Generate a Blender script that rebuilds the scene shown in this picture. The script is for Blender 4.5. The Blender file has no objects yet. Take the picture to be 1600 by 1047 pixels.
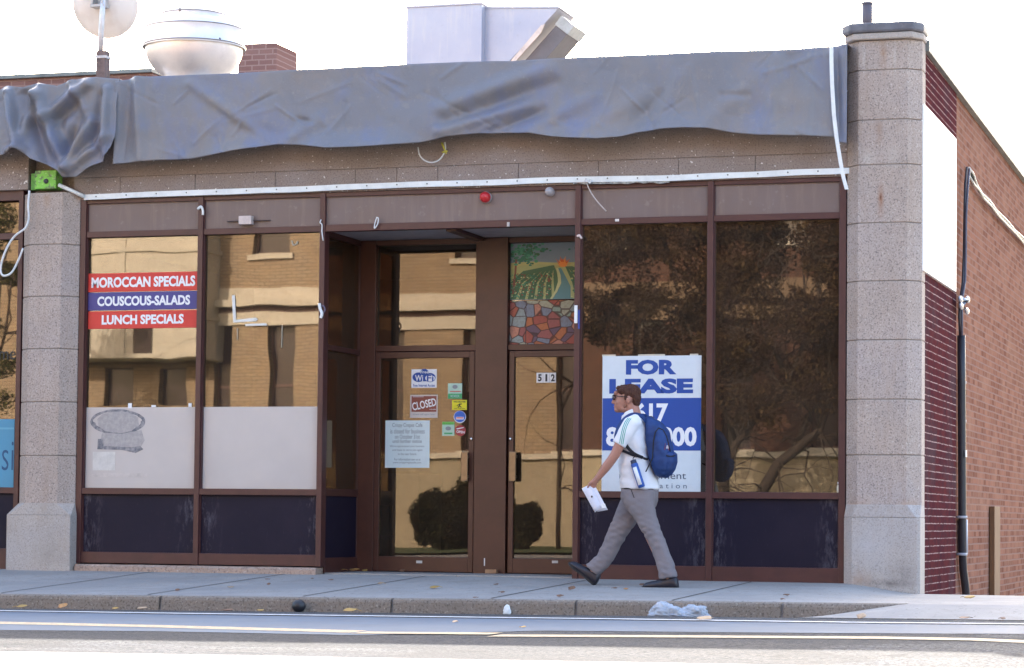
import bpy, bmesh, math, random
from mathutils import Vector, Matrix, noise
random.seed(7)
SC = bpy.context.scene
COL = SC.collection
# ---------------------------------------------------------------- camera
YAW, PIT, ROL, FPX, PYC = .3034, .0461, .01, 3991.4, 627.8
CAM = (6.9967, -22.4, .53)
def _basis():
    cy, sy = math.cos(YAW), math.sin(YAW); cp, sp = math.cos(PIT), math.sin(PIT); cr, sr = math.cos(ROL), math.sin(ROL)
    f = Vector((-sy*cp, cy*cp, sp)); r = Vector((cy, sy, 0)); u = r.cross(f)
    return cr*r + sr*u, -sr*r + cr*u, f
RV, UV, FV = _basis()
cd = bpy.data.cameras.new('camera'); cam = bpy.data.objects.new('camera', cd); COL.objects.link(cam)
cd.sensor_width = 36; cd.lens = FPX/1600*36; cd.shift_y = (PYC-523.5)/1600; cd.clip_start = .1; cd.clip_end = 2000
mw = Matrix((RV, UV, -FV)).transposed().to_4x4(); mw.translation = CAM; cam.matrix_world = mw
SC.camera = cam
# ---------------------------------------------------------------- light
SUN_EL, SUN_AZ = math.radians(25), math.radians(-14)      # azimuth from +Y towards +X
w = bpy.data.worlds.new('World'); SC.world = w; w.use_nodes = True
nt = w.node_tree; bg = nt.nodes['Background']
sky = nt.nodes.new('ShaderNodeTexSky'); sky.sky_type = 'NISHITA'; sky.sun_disc = False
sky.sun_elevation = SUN_EL; sky.sun_rotation = SUN_AZ; sky.dust_density = 4.0; sky.air_density = 1.0; sky.ozone_density = 1.0
nt.links.new(sky.outputs[0], bg.inputs[0]); bg.inputs[1].default_value = .15
sl = bpy.data.lights.new('sun', 'SUN'); sl.energy = 3.0; sl.angle = math.radians(.5); sl.color = (1, .93, .83)
so = bpy.data.objects.new('sun', sl); COL.objects.link(so)
sd = Vector((math.sin(SUN_AZ)*math.cos(SUN_EL), math.cos(SUN_AZ)*math.cos(SUN_EL), math.sin(SUN_EL)))
so.rotation_euler = sd.to_track_quat('Z', 'Y').to_euler(); so.location = (0, 20, 30)
vs = SC.view_settings; vs.view_transform = 'Standard'; vs.look = 'None'; vs.gamma = 1; vs.exposure = 2.7
SC.cycles.max_bounces = 10; SC.cycles.transparent_max_bounces = 16; SC.cycles.caustics_reflective = False; SC.cycles.caustics_refractive = False
# ---------------------------------------------------------------- surveying: a photo point on a known plane of the place
def _ray(px, py):
    a = (px-800)/FPX; b = -(py-PYC)/FPX
    return FV + a*RV + b*UV
def W(px, py, Y=0.):                    # on the plane y = Y (mirrored planes: see Wm)
    d = _ray(px, py); t = (Y-CAM[1])/d[1]
    return CAM[0]+t*d[0], CAM[2]+t*d[2]
def WX(px, py, Y=0.): return W(px, py, Y)[0]
def WZ(px, py, Y=0.): return W(px, py, Y)[1]
def P3(px, py, Y=0.):
    x, z = W(px, py, Y); return Vector((x, Y, z))
def PS(px, py, X):                      # on the plane x = X
    d = _ray(px, py); t = (X-CAM[0])/d[0]
    return Vector((X, CAM[1]+t*d[1], CAM[2]+t*d[2]))
def walk_z(x, y): return min(y, 0)*(.034-.0027*max(-9, min(5, x)))
def road_z(x, y):
    t = max(0, min(1, (-y-3.2)/5.0)); return -.225+.0093*max(-40, min(40, x))+.1*t*(2-t)
def PG(px, py, zf):                     # on the ground
    d = _ray(px, py); t = 20.
    for _ in range(40):
        x, y = CAM[0]+t*d[0], CAM[1]+t*d[1]
        t = .5*t + .5*(zf(x, y)-CAM[2])/d[2]
    return Vector((CAM[0]+t*d[0], CAM[1]+t*d[1], zf(CAM[0]+t*d[0], CAM[1]+t*d[1])))
# ---------------------------------------------------------------- materials
class Mat:
    def __init__(s, name, col=(.5, .5, .5), rough=.8, metal=0., spec=.5):
        s.m = bpy.data.materials.new(name); s.m.use_nodes = True; s.t = s.m.node_tree; s.b = s.t.nodes['Principled BSDF']
        s.b.inputs['Base Color'].default_value = (*col, 1); s.b.inputs['Roughness'].default_value = rough
        s.b.inputs['Metallic'].default_value = metal; s.b.inputs['Specular IOR Level'].default_value = spec
        s.co = s.n('ShaderNodeTexCoord').outputs['Object']; s.c = None; s.base = col
    def n(s, typ, ins=None, **kw):
        d = s.t.nodes.new(typ)
        for k, v in kw.items(): setattr(d, k, v)
        for k, v in (ins or {}).items():
            if hasattr(v, 'links') or isinstance(v, bpy.types.NodeSocket): s.t.links.new(v, d.inputs[k])
            else: d.inputs[k].default_value = v
        return d
    def scaled(s, sc, co=None): return s.n('ShaderNodeMapping', {'Vector': co or s.co, 'Scale': sc}).outputs[0]
    def noise(s, scale, detail=4, rough=.6, co=None, dist=0):
        return s.n('ShaderNodeTexNoise', {'Vector': co or s.co, 'Scale': scale, 'Detail': detail, 'Roughness': rough, 'Distortion': dist}).outputs['Fac']
    def ramp(s, fac, a, b): return s.n('ShaderNodeMapRange', {'Value': fac, 'From Min': a, 'From Max': b}).outputs[0]
    def mul(s, a, b): return s.n('ShaderNodeMath', {0: a, 1: b}, operation='MULTIPLY').outputs[0]
    def mix(s, fac, colour):            # mix another colour over the running colour
        if s.c is None: s.c = s.n('ShaderNodeRGB').outputs[0]; s.c.default_value = (*s.base, 1)
        d = s.t.nodes.new('ShaderNodeMix'); d.data_type = 'RGBA'
        if isinstance(fac, (int, float)): d.inputs[0].default_value = fac
        else: s.t.links.new(fac, d.inputs[0])
        s.t.links.new(s.c, d.inputs[6])
        if isinstance(colour, bpy.types.NodeSocket): s.t.links.new(colour, d.inputs[7])
        else: d.inputs[7].default_value = (*colour, 1)
        s.c = d.outputs[2]; return s
    def spots(s, scale, lo, hi, colour, detail=4, amt=1., co=None, rough=.6):
        return s.mix(s.mul(s.ramp(s.noise(scale, detail, rough, co), lo, hi), amt), colour)
    def bump(s, h, strength=.3, dist=.01):
        bn = s.n('ShaderNodeBump', {'Height': h, 'Strength': strength, 'Distance': dist})
        s.t.links.new(bn.outputs[0], s.b.inputs['Normal']); return s
    def patch(s, x, z, w_, h, colour, amt=.8):      # a stain at a known spot of a wall facing the street
        sp = s.n('ShaderNodeSeparateXYZ', {0: s.co}); nz = s.noise(9, 5, .7)
        def fall(o, c, r): return s.ramp(s.n('ShaderNodeMath', {0: s.n('ShaderNodeMath', {0: o, 1: c}, operation='SUBTRACT').outputs[0]}, operation='ABSOLUTE').outputs[0], r, 0)
        f = s.mul(s.mul(fall(sp.outputs[0], x, w_), fall(sp.outputs[2], z, h)), s.ramp(nz, .25, .6))
        return s.mix(s.mul(f, amt), colour)
    def done(s):
        if s.c is not None: s.t.links.new(s.c, s.b.inputs['Base Color'])
        return s.m
def flat(name, col, rough=.6, metal=0., var=.12, scale=9., spec=.5):     # plain paint or plastic with slight wear
    m = Mat(name, col, rough, metal, spec)
    m.spots(scale, .4, .75, tuple(c*(1-var*2) for c in col)); m.spots(scale*6, .5, .8, tuple(min(1, c*(1+var)) for c in col), amt=.6)
    return m.done()
def stone(name, col, dark, light, sc=110, streak=.4):
    m = Mat(name, col, .9)
    m.spots(3, .35, .7, tuple(c*.86 for c in col), 5)
    m.spots(sc, .52, .66, dark, 2, .75); m.spots(sc*.8, .6, .72, light, 2, .7)
    m.spots(4, .5, .75, (col[0]*.8, col[1]*.74, col[2]*.66), 4, streak, m.scaled((4, 4, .5)))
    m.bump(m.noise(sc, 2), .3, .004); return m.done()
def bricks(name, c1, c2, mortar, w_, h_, msize, wall='x', var=(.1, .1, .1), spotty=.5, rough=.8, heads=True):
    m = Mat(name, c1, rough, 0, 0.)
    sp = m.n('ShaderNodeSeparateXYZ', {0: m.co})
    v = m.n('ShaderNodeCombineXYZ', {0: sp.outputs[1 if wall == 'x' else 0], 1: sp.outputs[2]}).outputs[0]
    wob = m.n('ShaderNodeVectorMath', {0: m.n('ShaderNodeTexNoise', {'Vector': m.co, 'Scale': 7., 'Detail': 3}).outputs['Color'], 1: (.012, .012, 0)}, operation='MULTIPLY').outputs[0]
    v = m.n('ShaderNodeVectorMath', {0: v, 1: wob}, operation='ADD').outputs[0]
    b = m.n('ShaderNodeTexBrick', {'Vector': v, 'Color1': (*c1, 1), 'Color2': (*c2, 1), 'Mortar': (*mortar, 1), 'Scale': 1., 'Mortar Size': msize, 'Mortar Smooth': .2, 'Brick Width': w_, 'Row Height': h_})
    m.c = b.outputs[0]
    if not heads:                         # tight upright joints: only the bed joints show
        b2 = m.n('ShaderNodeTexBrick', {'Vector': v, 'Color1': (*c1, 1), 'Color2': (*c2, 1), 'Mortar': (.125, .055, .053, 1), 'Scale': 1., 'Mortar Size': .0028, 'Mortar Smooth': .5, 'Brick Width': w_, 'Row Height': h_})
        b.inputs['Brick Width'].default_value = 90.; m.c = b2.outputs[0]; m.spots(11, .45, .6, (.055, .03, .035), 3, .55, m.scaled((1, .6, 1.6))); m.spots(1.3, .5, .62, (.08, .055, .06), 4, .6)
        m.mix(m.mul(b.outputs['Fac'], m.ramp(m.noise(7, 5), .32, .55)), mortar)
    m.spots(2.2, .45, .75, var, 5, spotty); m.spots(60, .5, .75, tuple(c*.6 for c in c1), 3, .35)
    m.bump(m.n('ShaderNodeMath', {0: 1., 1: b.outputs['Fac']}, operation='SUBTRACT').outputs[0], .5, .006)
    return m.done()
def glass(name, refl, tint, trans, rough=.0, wave=.0, dust=0.):
    m = bpy.data.materials.new(name); m.use_nodes = True; t = m.node_tree; t.nodes.clear()
    o = t.nodes.new('ShaderNodeOutputMaterial'); mx = t.nodes.new('ShaderNodeMixShader'); g = t.nodes.new('ShaderNodeBsdfGlossy'); tr = t.nodes.new('ShaderNodeBsdfTransparent')
    g.inputs['Color'].default_value = (*tint, 1); g.inputs['Roughness'].default_value = rough; tr.inputs['Color'].default_value = (*trans, 1)
    lw = t.nodes.new('ShaderNodeFresnel'); lw.inputs[0].default_value = 1.5
    mr = t.nodes.new('ShaderNodeMapRange'); mr.inputs[1].default_value = .04; mr.inputs[2].default_value = 1; mr.inputs[3].default_value = refl; mr.inputs[4].default_value = 1
    t.links.new(lw.outputs[0], mr.inputs[0]); t.links.new(mr.outputs[0], mx.inputs[0]); t.links.new(tr.outputs[0], mx.inputs[1]); t.links.new(g.outputs[0], mx.inputs[2]); t.links.new(mx.outputs[0], o.inputs[0])
    if dust:                              # street dust and grime on the pane
        df = t.nodes.new('ShaderNodeBsdfDiffuse'); df.inputs[0].default_value = (.40, .30, .22, 1); m2 = t.nodes.new('ShaderNodeMixShader'); tc = t.nodes.new('ShaderNodeTexCoord')
        nz = t.nodes.new('ShaderNodeTexNoise'); nz.inputs['Scale'].default_value = 2.2; nz.inputs['Detail'].default_value = 8; nz.inputs['Roughness'].default_value = .7
        r2 = t.nodes.new('ShaderNodeMapRange'); r2.inputs[1].default_value = .3; r2.inputs[2].default_value = .75; r2.inputs[3].default_value = dust*.6; r2.inputs[4].default_value = dust*1.6
        t.links.new(tc.outputs['Object'], nz.inputs['Vector']); t.links.new(nz.outputs[0], r2.inputs[0]); t.links.new(r2.outputs[0], m2.inputs[0]); t.links.new(mx.outputs[0], m2.inputs[1]); t.links.new(df.outputs[0], m2.inputs[2]); t.links.new(m2.outputs[0], o.inputs[0])
    if wave:
        tc = t.nodes.new('ShaderNodeTexCoord'); nz = t.nodes.new('ShaderNodeTexNoise'); nz.inputs['Scale'].default_value = 1.6; nz.inputs['Detail'].default_value = 1
        bp = t.nodes.new('ShaderNodeBump'); bp.inputs['Strength'].default_value = wave; bp.inputs['Distance'].default_value = .01
        t.links.new(tc.outputs['Object'], nz.inputs['Vector']); t.links.new(nz.outputs[0], bp.inputs['Height']); t.links.new(bp.outputs[0], g.inputs['Normal'])
    return m
# ---------------------------------------------------------------- mesh building
class MB:
    def __init__(s): s.v = []; s.f = []; s.mi = []; s.sm = []; s.k = 0; s.smooth = False
    def add(s, vs, fs):
        o = len(s.v); s.v += [tuple(v) for v in vs]
        for f in fs: s.f.append([o+i for i in f]); s.mi.append(s.k); s.sm.append(s.smooth)
        return s
    def box(s, x0, x1, y0, y1, z0, z1):
        if x0 > x1: x0, x1 = x1, x0
        if y0 > y1: y0, y1 = y1, y0
        if z0 > z1: z0, z1 = z1, z0
        return s.add([(x0,y0,z0),(x1,y0,z0),(x1,y1,z0),(x0,y1,z0),(x0,y0,z1),(x1,y0,z1),(x1,y1,z1),(x0,y1,z1)],
                     [(0,3,2,1),(4,5,6,7),(0,1,5,4),(1,2,6,5),(2,3,7,6),(3,0,4,7)])
    def quad(s, a, b, c, d): return s.add([a, b, c, d], [(0, 1, 2, 3)])
    def prism(s, pts, axis, a0, a1):    # closed outline swept along an axis: 'z' (x,y), 'y' (x,z), 'x' (y,z)
        def mk(p, a): return {'z': (p[0], p[1], a), 'y': (p[0], a, p[1]), 'x': (a, p[0], p[1])}[axis]
        n = len(pts); vs = [mk(p, a0) for p in pts]+[mk(p, a1) for p in pts]
        return s.add(vs, [tuple(range(n)), tuple(range(2*n-1, n-1, -1))]+[(i, n+i, n+(i+1) % n, (i+1) % n) for i in range(n)])
    def tube(s, pts, r, n=8, cap=True):
        pts = [Vector(p) for p in pts]; rs = r if isinstance(r, (list, tuple)) else [r]*len(pts)
        vs = []; nx = None
        for i, p in enumerate(pts):
            t = (pts[min(i+1, len(pts)-1)]-pts[max(i-1, 0)]).normalized()
            if nx is None: nx = t.orthogonal().normalized()
            nx = (nx-t*nx.dot(t)); nx = nx.normalized() if nx.length > 1e-6 else t.orthogonal().normalized()
            b = t.cross(nx)
            vs += [p+(nx*math.cos(2*math.pi*k/n)+b*math.sin(2*math.pi*k/n))*rs[i] for k in range(n)]
        fs = [(i*n+k, i*n+(k+1) % n, (i+1)*n+(k+1) % n, (i+1)*n+k) for i in range(len(pts)-1) for k in range(n)]
        if cap: fs += [tuple(range(n-1, -1, -1)), tuple(range((len(pts)-1)*n, len(pts)*n))]
        o = s.smooth; s.smooth = n > 5; s.add(vs, fs); s.smooth = o; return s
    def lathe(s, prof, c, n=40, axis=None):   # prof: (r, h) about an axis through c
        c = Vector(c); q = Vector((0, 0, 1)).rotation_difference(Vector(axis)) if axis is not None else None
        vs = []
        for r, h in prof:
            for k in range(n):
                v = Vector((r*math.cos(2*math.pi*k/n), r*math.sin(2*math.pi*k/n), h))
                if q: v = q @ v
                vs.append(c+v)
        fs = [(i*n+k, i*n+(k+1) % n, (i+1)*n+(k+1) % n, (i+1)*n+k) for i in range(len(prof)-1) for k in range(n)]
        o = s.smooth; s.smooth = True; s.add(vs, fs); s.smooth = o; return s
    def ell(s, c, r, rot=None, n=14, m=9):
        c = Vector(c); vs = []
        for i in range(m+1):
            a = math.pi*i/m
            for k in range(n):
                v = Vector((r[0]*math.sin(a)*math.cos(2*math.pi*k/n), r[1]*math.sin(a)*math.sin(2*math.pi*k/n), r[2]*math.cos(a)))
                if rot is not None: v = rot @ v
                vs.append(c+v)
        fs = [(i*n+k, (i+1)*n+k, (i+1)*n+(k+1) % n, i*n+(k+1) % n) for i in range(m) for k in range(n)]
        o = s.smooth; s.smooth = True; s.add(vs, fs); s.smooth = o; return s
    def loft(s, rings, cap=True):
        n = len(rings[0]); vs = [p for r in rings for p in r]
        fs = [(i*n+k, i*n+(k+1) % n, (i+1)*n+(k+1) % n, (i+1)*n+k) for i in range(len(rings)-1) for k in range(n)]
        if cap: fs += [tuple(range(n-1, -1, -1)), tuple(range((len(rings)-1)*n, len(rings)*n))]
        o = s.smooth; s.smooth = True; s.add(vs, fs); s.smooth = o; return s
    def build(s, name, mats, parent=None, bevel=0., origin=None, weld=False):
        if not isinstance(mats, (list, tuple)): mats = [mats]
        if parent is not None: o = Vector(parent.get('_o', (0, 0, 0)))
        elif origin is not None: o = Vector(origin)
        else:
            xs, ys, zs = zip(*s.v); o = Vector(((min(xs)+max(xs))/2, (min(ys)+max(ys))/2, min(zs)))
        me = bpy.data.meshes.new(name); me.from_pydata([(v[0]-o[0], v[1]-o[1], v[2]-o[2]) for v in s.v], [], s.f)
        for m in mats: me.materials.append(m)
        me.polygons.foreach_set('material_index', s.mi); me.polygons.foreach_set('use_smooth', s.sm)
        bm = bmesh.new(); bm.from_mesh(me)
        if weld: bmesh.ops.remove_doubles(bm, verts=bm.verts, dist=1e-5)
        bmesh.ops.recalc_face_normals(bm, faces=bm.faces); bm.to_mesh(me); bm.free(); me.update()
        ob = bpy.data.objects.new(name, me); COL.objects.link(ob)
        if parent is None: ob.location = o; ob['_o'] = tuple(o)
        else: ob.parent = parent; ob['_o'] = tuple(o)
        if bevel:
            b = ob.modifiers.new('bevel', 'BEVEL'); b.width = bevel; b.segments = 2; b.limit_method = 'ANGLE'; b.angle_limit = .7
        return ob
def tag(o, label=None, cat=None, group=None, kind=None):
    if label: o['label'] = label
    if cat: o['category'] = cat
    if group: o['group'] = group
    if kind: o['kind'] = kind
    return o
def thing(name, loc, label, cat, group=None):
    o = bpy.data.objects.new(name, None); COL.objects.link(o); o.location = loc; o.empty_display_size = .2; o['_o'] = tuple(loc)
    return tag(o, label, cat, group)
def extract(ob):                          # evaluated copy of an object's mesh
    dg = bpy.context.evaluated_depsgraph_get(); me = bpy.data.meshes.new_from_object(ob.evaluated_get(dg)); return me
def text_mesh(mb, body, x0, x1, z0, z1, y, bold=0., thick=.001, shear=0., rot=0., lean=0., flip=False):
    """lettering fitted into a rectangle of the plane y, facing -y"""
    cu = bpy.data.curves.new('lettering', 'FONT'); cu.body = body; cu.size = 1; cu.offset = bold; cu.shear = shear; cu.align_x = 'CENTER'; cu.resolution_u = 3
    ob = bpy.data.objects.new('lettering', cu); COL.objects.link(ob)
    me = extract(ob); vs = [v.co.copy() for v in me.vertices]; fs = [tuple(p.vertices) for p in me.polygons]
    bpy.data.objects.remove(ob); bpy.data.curves.remove(cu)
    if not vs: return
    ax, bx = min(v.x for v in vs), max(v.x for v in vs); ay, by = min(v.y for v in vs), max(v.y for v in vs)
    out = []; cx, cz = (x0+x1)/2, (z0+z1)/2
    for v in vs:
        u = (v.x-ax)/(bx-ax); u = 1-u if flip else u
        px = x0+(x1-x0)*u-cx; pz = z0+(z1-z0)*(v.y-ay)/(by-ay)-cz
        out.append((cx+px*math.cos(rot)-pz*math.sin(rot), y, cz+px*math.sin(rot)+pz*math.cos(rot)))
    mb.add(out, fs)
def remesh(mb, name, mat, parent, voxel=.006, smooth=4):
    o = mb.build(name+'_tmp', mat); r = o.modifiers.new('r', 'REMESH'); r.mode = 'VOXEL'; r.voxel_size = voxel; r.use_smooth_shade = True
    sm = o.modifiers.new('s', 'SMOOTH'); sm.iterations = smooth; sm.factor = .5
    me = extract(o); off = Vector(o['_o']) - Vector(parent['_o'])
    for v in me.vertices: v.co += off
    me.name = name; old = o.data; bpy.data.objects.remove(o); bpy.data.meshes.remove(old)
    me.materials.clear(); me.materials.append(mat)
    ob = bpy.data.objects.new(name, me); COL.objects.link(ob); ob.parent = parent; ob['_o'] = parent['_o']
    return ob
def disc_pts(c, r, n=24, sx=1., a0=0.): return [(c[0]+r*sx*math.cos(a0+2*math.pi*k/n), c[1]+r*math.sin(a0+2*math.pi*k/n)) for k in range(n)]
# ================================================================ materials of the setting
M = {}
m = Mat('asphalt', (.098, .104, .118), .95, 0, .06)
m.spots(1.2, .4, .7, (.12, .118, .118), 4); m.spots(38, .5, .6, (.02, .02, .022), 4, .85); m.spots(60, .58, .66, (.26, .255, .25), 3, .85); m.spots(2.2, .6, .66, (.04, .04, .043), 5, .6); m.spots(.35, .54, .56, (.05, .05, .053), 3, .5)
m.spots(.5, .5, .7, (.06, .06, .065), 5, .6, m.scaled((.3, 2.5, 1))); m.bump(m.noise(50, 4), .9, .02); M['asphalt'] = m.done()
m = Mat('concrete_paving', (.36, .33, .31), .9)
m.spots(1.5, .4, .7, (.31, .28, .26), 5); m.spots(5, .52, .75, (.20, .185, .17), 5, .5); m.spots(150, .55, .7, (.20, .19, .18), 2, .6); m.spots(24, .63, .68, (.10, .085, .075), 3, .8); m.spots(.9, .5, .62, (.26, .245, .24), 6, .6); m.spots(9, .66, .7, (.38, .37, .37), 4, .5)
m.bump(m.noise(90, 3), .15, .004); M['paving'] = m.done()
M['granite'] = stone('kerb_granite', (.26, .21, .17), (.09, .07, .06), (.42, .37, .32), 55, .5)
def stained(name, args, marks):
    m = Mat(name, args[0], .9)
    m.spots(2.2, .38, .7, tuple(c*.84 for c in args[0]), 5); m.spots(.9, .45, .65, (args[0][0]*.94, args[0][1]*.98, args[0][2]*1.06), 3, .8)
    m.spots(args[3], .52, .66, args[1], 2, .75); m.spots(args[3]*.8, .6, .72, args[2], 2, .7)
    m.spots(4, .5, .75, (args[0][0]*.78, args[0][1]*.72, args[0][2]*.64), 4, .4, m.scaled((4, 4, .5)))
    for a in marks: m.patch(*a)
    m.bump(m.noise(args[3], 2), .35, .005); return m.done()
RU = (.30, .13, .06); DK = (.12, .10, .09); PL = (.60, .55, .50)
rp = lambda px, py: W(px, py, -.14)
M['pillar'] = stained('pillar_stone', ((.46, .365, .31), (.14, .115, .105), (.64, .56, .50), 70), [(*rp(1376, 312), .035, .20, RU, 1.), (*rp(1376, 308), .012, .03, (.1, .03, .02), 1.), (*rp(1373, 205), .05, .17, (.28, .17, .11), .8), (*rp(1380, 85), .04, .22, (.34, .19, .11), .8), (*rp(1358, 246), .09, .10, PL, .5), (*rp(1395, 246), .09, .12, PL, .45), (*rp(1350, 90), .02, .2, PL, .5), (*rp(1398, 95), .02, .22, PL, .5), (*rp(1340, 790), .12, .10, (.42, .26, .17), .7), (*rp(1420, 790), .12, .09, (.42, .27, .18), .7), (*rp(73, 310), .06, .12, (.36, .20, .10), .7)])
M['pillar_base'] = stained('pillar_base_stone', ((.46, .395, .35), (.27, .24, .22), (.55, .50, .46), 80), [(*rp(1385, 912), .30, .05, DK, 1.), (*rp(1410, 895), .16, .14, (.2, .17, .15), .8), (*rp(1360, 850), .25, .22, (.50, .47, .47), .6), (*rp(75, 865), .2, .12, (.30, .26, .22), .7), (*rp(1345, 905), .12, .1, (.36, .23, .15), .7)])
M['lintel'] = stone('lintel_concrete', (.27, .205, .185), (.15, .11, .1), (.42, .36, .33), 90, .5)
mm = Mat('lintel_pebbled', (.32, .255, .228), .9)
mm.spots(3, .35, .7, (.27, .205, .175), 5); mm.spots(70, .53, .66, (.15, .11, .09), 2, .7); mm.spots(60, .6, .7, (.40, .34, .31), 2, .6)
mm.spots(34, .70, .715, (.75, .70, .66), 1, .95); mm.bump(mm.noise(70, 2), .4, .006); M['lintel'] = mm.done()
M['ledge'] = stone('ledge_granite', (.42, .30, .235), (.18, .12, .1), (.58, .48, .42), 45, .4)
M['mortar'] = flat('mortar', (.30, .26, .235), .95)
M['frame'] = flat('brown_metal', (.070, .020, .020), .42, 0, .14, 6)
M['frame_dark'] = flat('dark_brown_metal', (.070, .021, .017), .4, 0, .14, 5)
M['post'] = flat('brown_post_metal', (.080, .026, .016), .42, 0, .12, 4)
mm = Mat('header_panel_paint', (.175, .118, .10), .5)
mm.spots(2.0, .35, .7, (.18, .13, .122), 5); mm.spots(14, .62, .72, (.30, .25, .23), 4, .35); mm.spots(3, .5, .7, (.24, .17, .14), 4, .5, mm.scaled((6, 6, .6))); M['header'] = mm.done()
mm = Mat('kick_panel_paint', (.009, .0068, .020), .5, 0, .2)
mm.spots(2.5, .4, .7, (.013, .0095, .024), 4); M['kick'] = mm.done()
mm = Mat('scuffed_panel_paint', (.009, .0068, .020), .5, 0, .2)
mm.spots(2.5, .4, .7, (.013, .0095, .024), 4)
_sep = mm.n('ShaderNodeSeparateXYZ', {0: mm.n('ShaderNodeTexCoord').outputs['Generated']})
_edge = mm.ramp(mm.n('ShaderNodeMath', {0: mm.n('ShaderNodeMath', {0: _sep.outputs[0], 1: .5}, operation='SUBTRACT').outputs[0]}, operation='ABSOLUTE').outputs[0], .30, .47)
_nz = mm.noise(12, 6, .75, mm.scaled((1.6, 1, .45)))
mm.mix(mm.mul(mm.mul(_edge, mm.ramp(_nz, .5, .72)), .36), (.30, .28, .33)); mm.mix(mm.mul(mm.ramp(mm.noise(28, 5, .8, mm.scaled((1.5, 1, .35))), .6, .75), .12), (.2, .18, .24)); M['kick_scuffed'] = mm.done()
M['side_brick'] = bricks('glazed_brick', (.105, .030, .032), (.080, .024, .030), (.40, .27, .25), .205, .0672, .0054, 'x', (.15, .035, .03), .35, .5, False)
M['rear_brick'] = bricks('old_brick', (.30, .145, .10), (.18, .08, .055), (.27, .17, .14), .205, .0672, .009, 'x', (.33, .19, .135), .6)
M['chimney_brick'] = bricks('chimney_brick', (.27, .15, .13), (.22, .115, .10), (.34, .22, .19), .205, .075, .010, 'y', (.22, .10, .085), .3)
M['coping'] = flat('coping_metal', (.20, .205, .19), .55, .2, .2, 4)
M['tar'] = flat('bitumen_cap', (.15, .145, .165), .6, 0, .2, 8)
M['roof'] = flat('roof_felt', (.12, .12, .125), .9)
M['soffit'] = flat('soffit_paint', (.50, .45, .46), .6)
M['inner_wall'] = flat('inner_wall_paint', (.30, .22, .14), .9)
M['inner_floor'] = flat('inner_floor', (.13, .09, .07), .5)
GL = (.94, .88, .79)
M['glass'] = glass('bronze_glass', .11, GL, (.34, .25, .2), .012, .05, .05)
M['glass_dark'] = glass('bronze_glass_entrance', .072, GL, (.46, .36, .3), .01, .03, .045)
M['glass_side'] = glass('side_glass', .10, (1, .7, .45), (.6, .48, .42), .01, .02, .05)
mm = Mat('frosted_film', (.52, .465, .44), .35, 0, .5)
mm.spots(1.2, .4, .7, (.47, .42, .40), 4); M['film'] = mm.done()
M['steel'] = flat('brushed_handle', (.26, .18, .11), .4, .7, .1, 20)
M['white_paint'] = flat('white_paint', (.80, .80, .79), .5, 0, .1, 12)
# ================================================================ ground
def sheet(name, xs, ys, zf, mat, kind='structure', skirt=None):
    b = MB(); nx, ny = len(xs), len(ys)
    b.add([(x, y, zf(x, y)) for y in ys for x in xs], [(j*nx+i, j*nx+i+1, (j+1)*nx+i+1, (j+1)*nx+i) for j in range(ny-1) for i in range(nx-1)])
    o = b.build(name, mat); o['kind'] = kind; return o
rng = lambda a, b, n: [a+(b-a)*i/n for i in range(n+1)]
earth = sheet('ground', [-400, -60, -25, 0, 25, 60, 400], [-400, -60, -29, -20, 0, 14, 60, 400], lambda x, y: -.9 if abs(x) < 30 and -25 < y < 13 else -.6, flat('bare_earth', (.20, .17, .13), .95), 'structure')
KERB_Y = -3.2
KX0, KX1 = WX(1268, 945, KERB_Y), WX(1412, 942, KERB_Y)        # the kerb ramps down here to the driveway
def kerb_top(x):
    return KERB_Y*(.034-.0027*max(-9, min(5, x)))
def pave_z(x, y):
    z = walk_z(x, y)
    if x > 3.1:
        s = max(0, min(1, (x-3.1)/.65)); s = s*s*(3-2*s); z -= s*.08*max(0, 1+min(0, y)/3.2)
        if y > -.05: z -= s*(y+.05)*.12
    return z
road = sheet('road', rng(-40, 40, 40), rng(-13.5, KERB_Y, 24), road_z, M['asphalt'])
def strip(name, y0, y1, x0, x1, mat, dz, wob=0, n=60):
    b = MB(); xs = rng(x0, x1, n); vs = []
    for x in xs:
        o = wob*math.sin(x*.9); vs += [(x, y0+o, road_z(x, y0+o)+dz), (x, y1+o, road_z(x, y1+o)+dz)]
    b.add(vs, [(2*i, 2*i+2, 2*i+3, 2*i+1) for i in range(n)]); return b.build(name, mat, road)
def worn(name, col, lo=.42, hi=.6):
    m = Mat(name, col, .8); m.spots(18, lo, hi, (.10, .10, .105), 6, .85, m.scaled((1, 2, 1)), .75); return m.done()
M['line_white'] = worn('worn_white_line', (.72, .73, .76), .45, .7); M['line_yellow'] = worn('worn_yellow_line', (.50, .38, .22), .40, .62)
road['_o'] = tuple(road.location)
def painted(name, pts, wd, mat, dz=.004):                # a worn line through surveyed points of the road
    ps = [PG(px, py, road_z) for px, py in pts]; b = MB(); vs = []
    for i in range(len(ps)-1):
        for k in range(12 if i < len(ps)-2 else 13):
            p = ps[i].lerp(ps[i+1], k/12); vs += [(p.x, p.y-wd/2, road_z(p.x, p.y-wd/2)+dz), (p.x, p.y+wd/2, road_z(p.x, p.y+wd/2)+dz)]
    b.add(vs, [(2*i, 2*i+2, 2*i+3, 2*i+1) for i in range(len(vs)//2-1)]); return b.build(name, mat, road)
painted('edge_line', [(-500, 947), (0, 954.8), (280, 959), (600, 963.3), (1000, 968.3), (1325, 973), (1600, 975.5), (2000, 978)], .22, M['line_white'])
painted('centre_line', [(-500, 964), (0, 974), (250, 979.5), (560, 988)], .30, M['line_yellow'])
painted('centre_line', [(560, 989.6), (605, 990), (700, 990.6), (775, 991.4)], .26, M['line_yellow'], .005)
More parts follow.
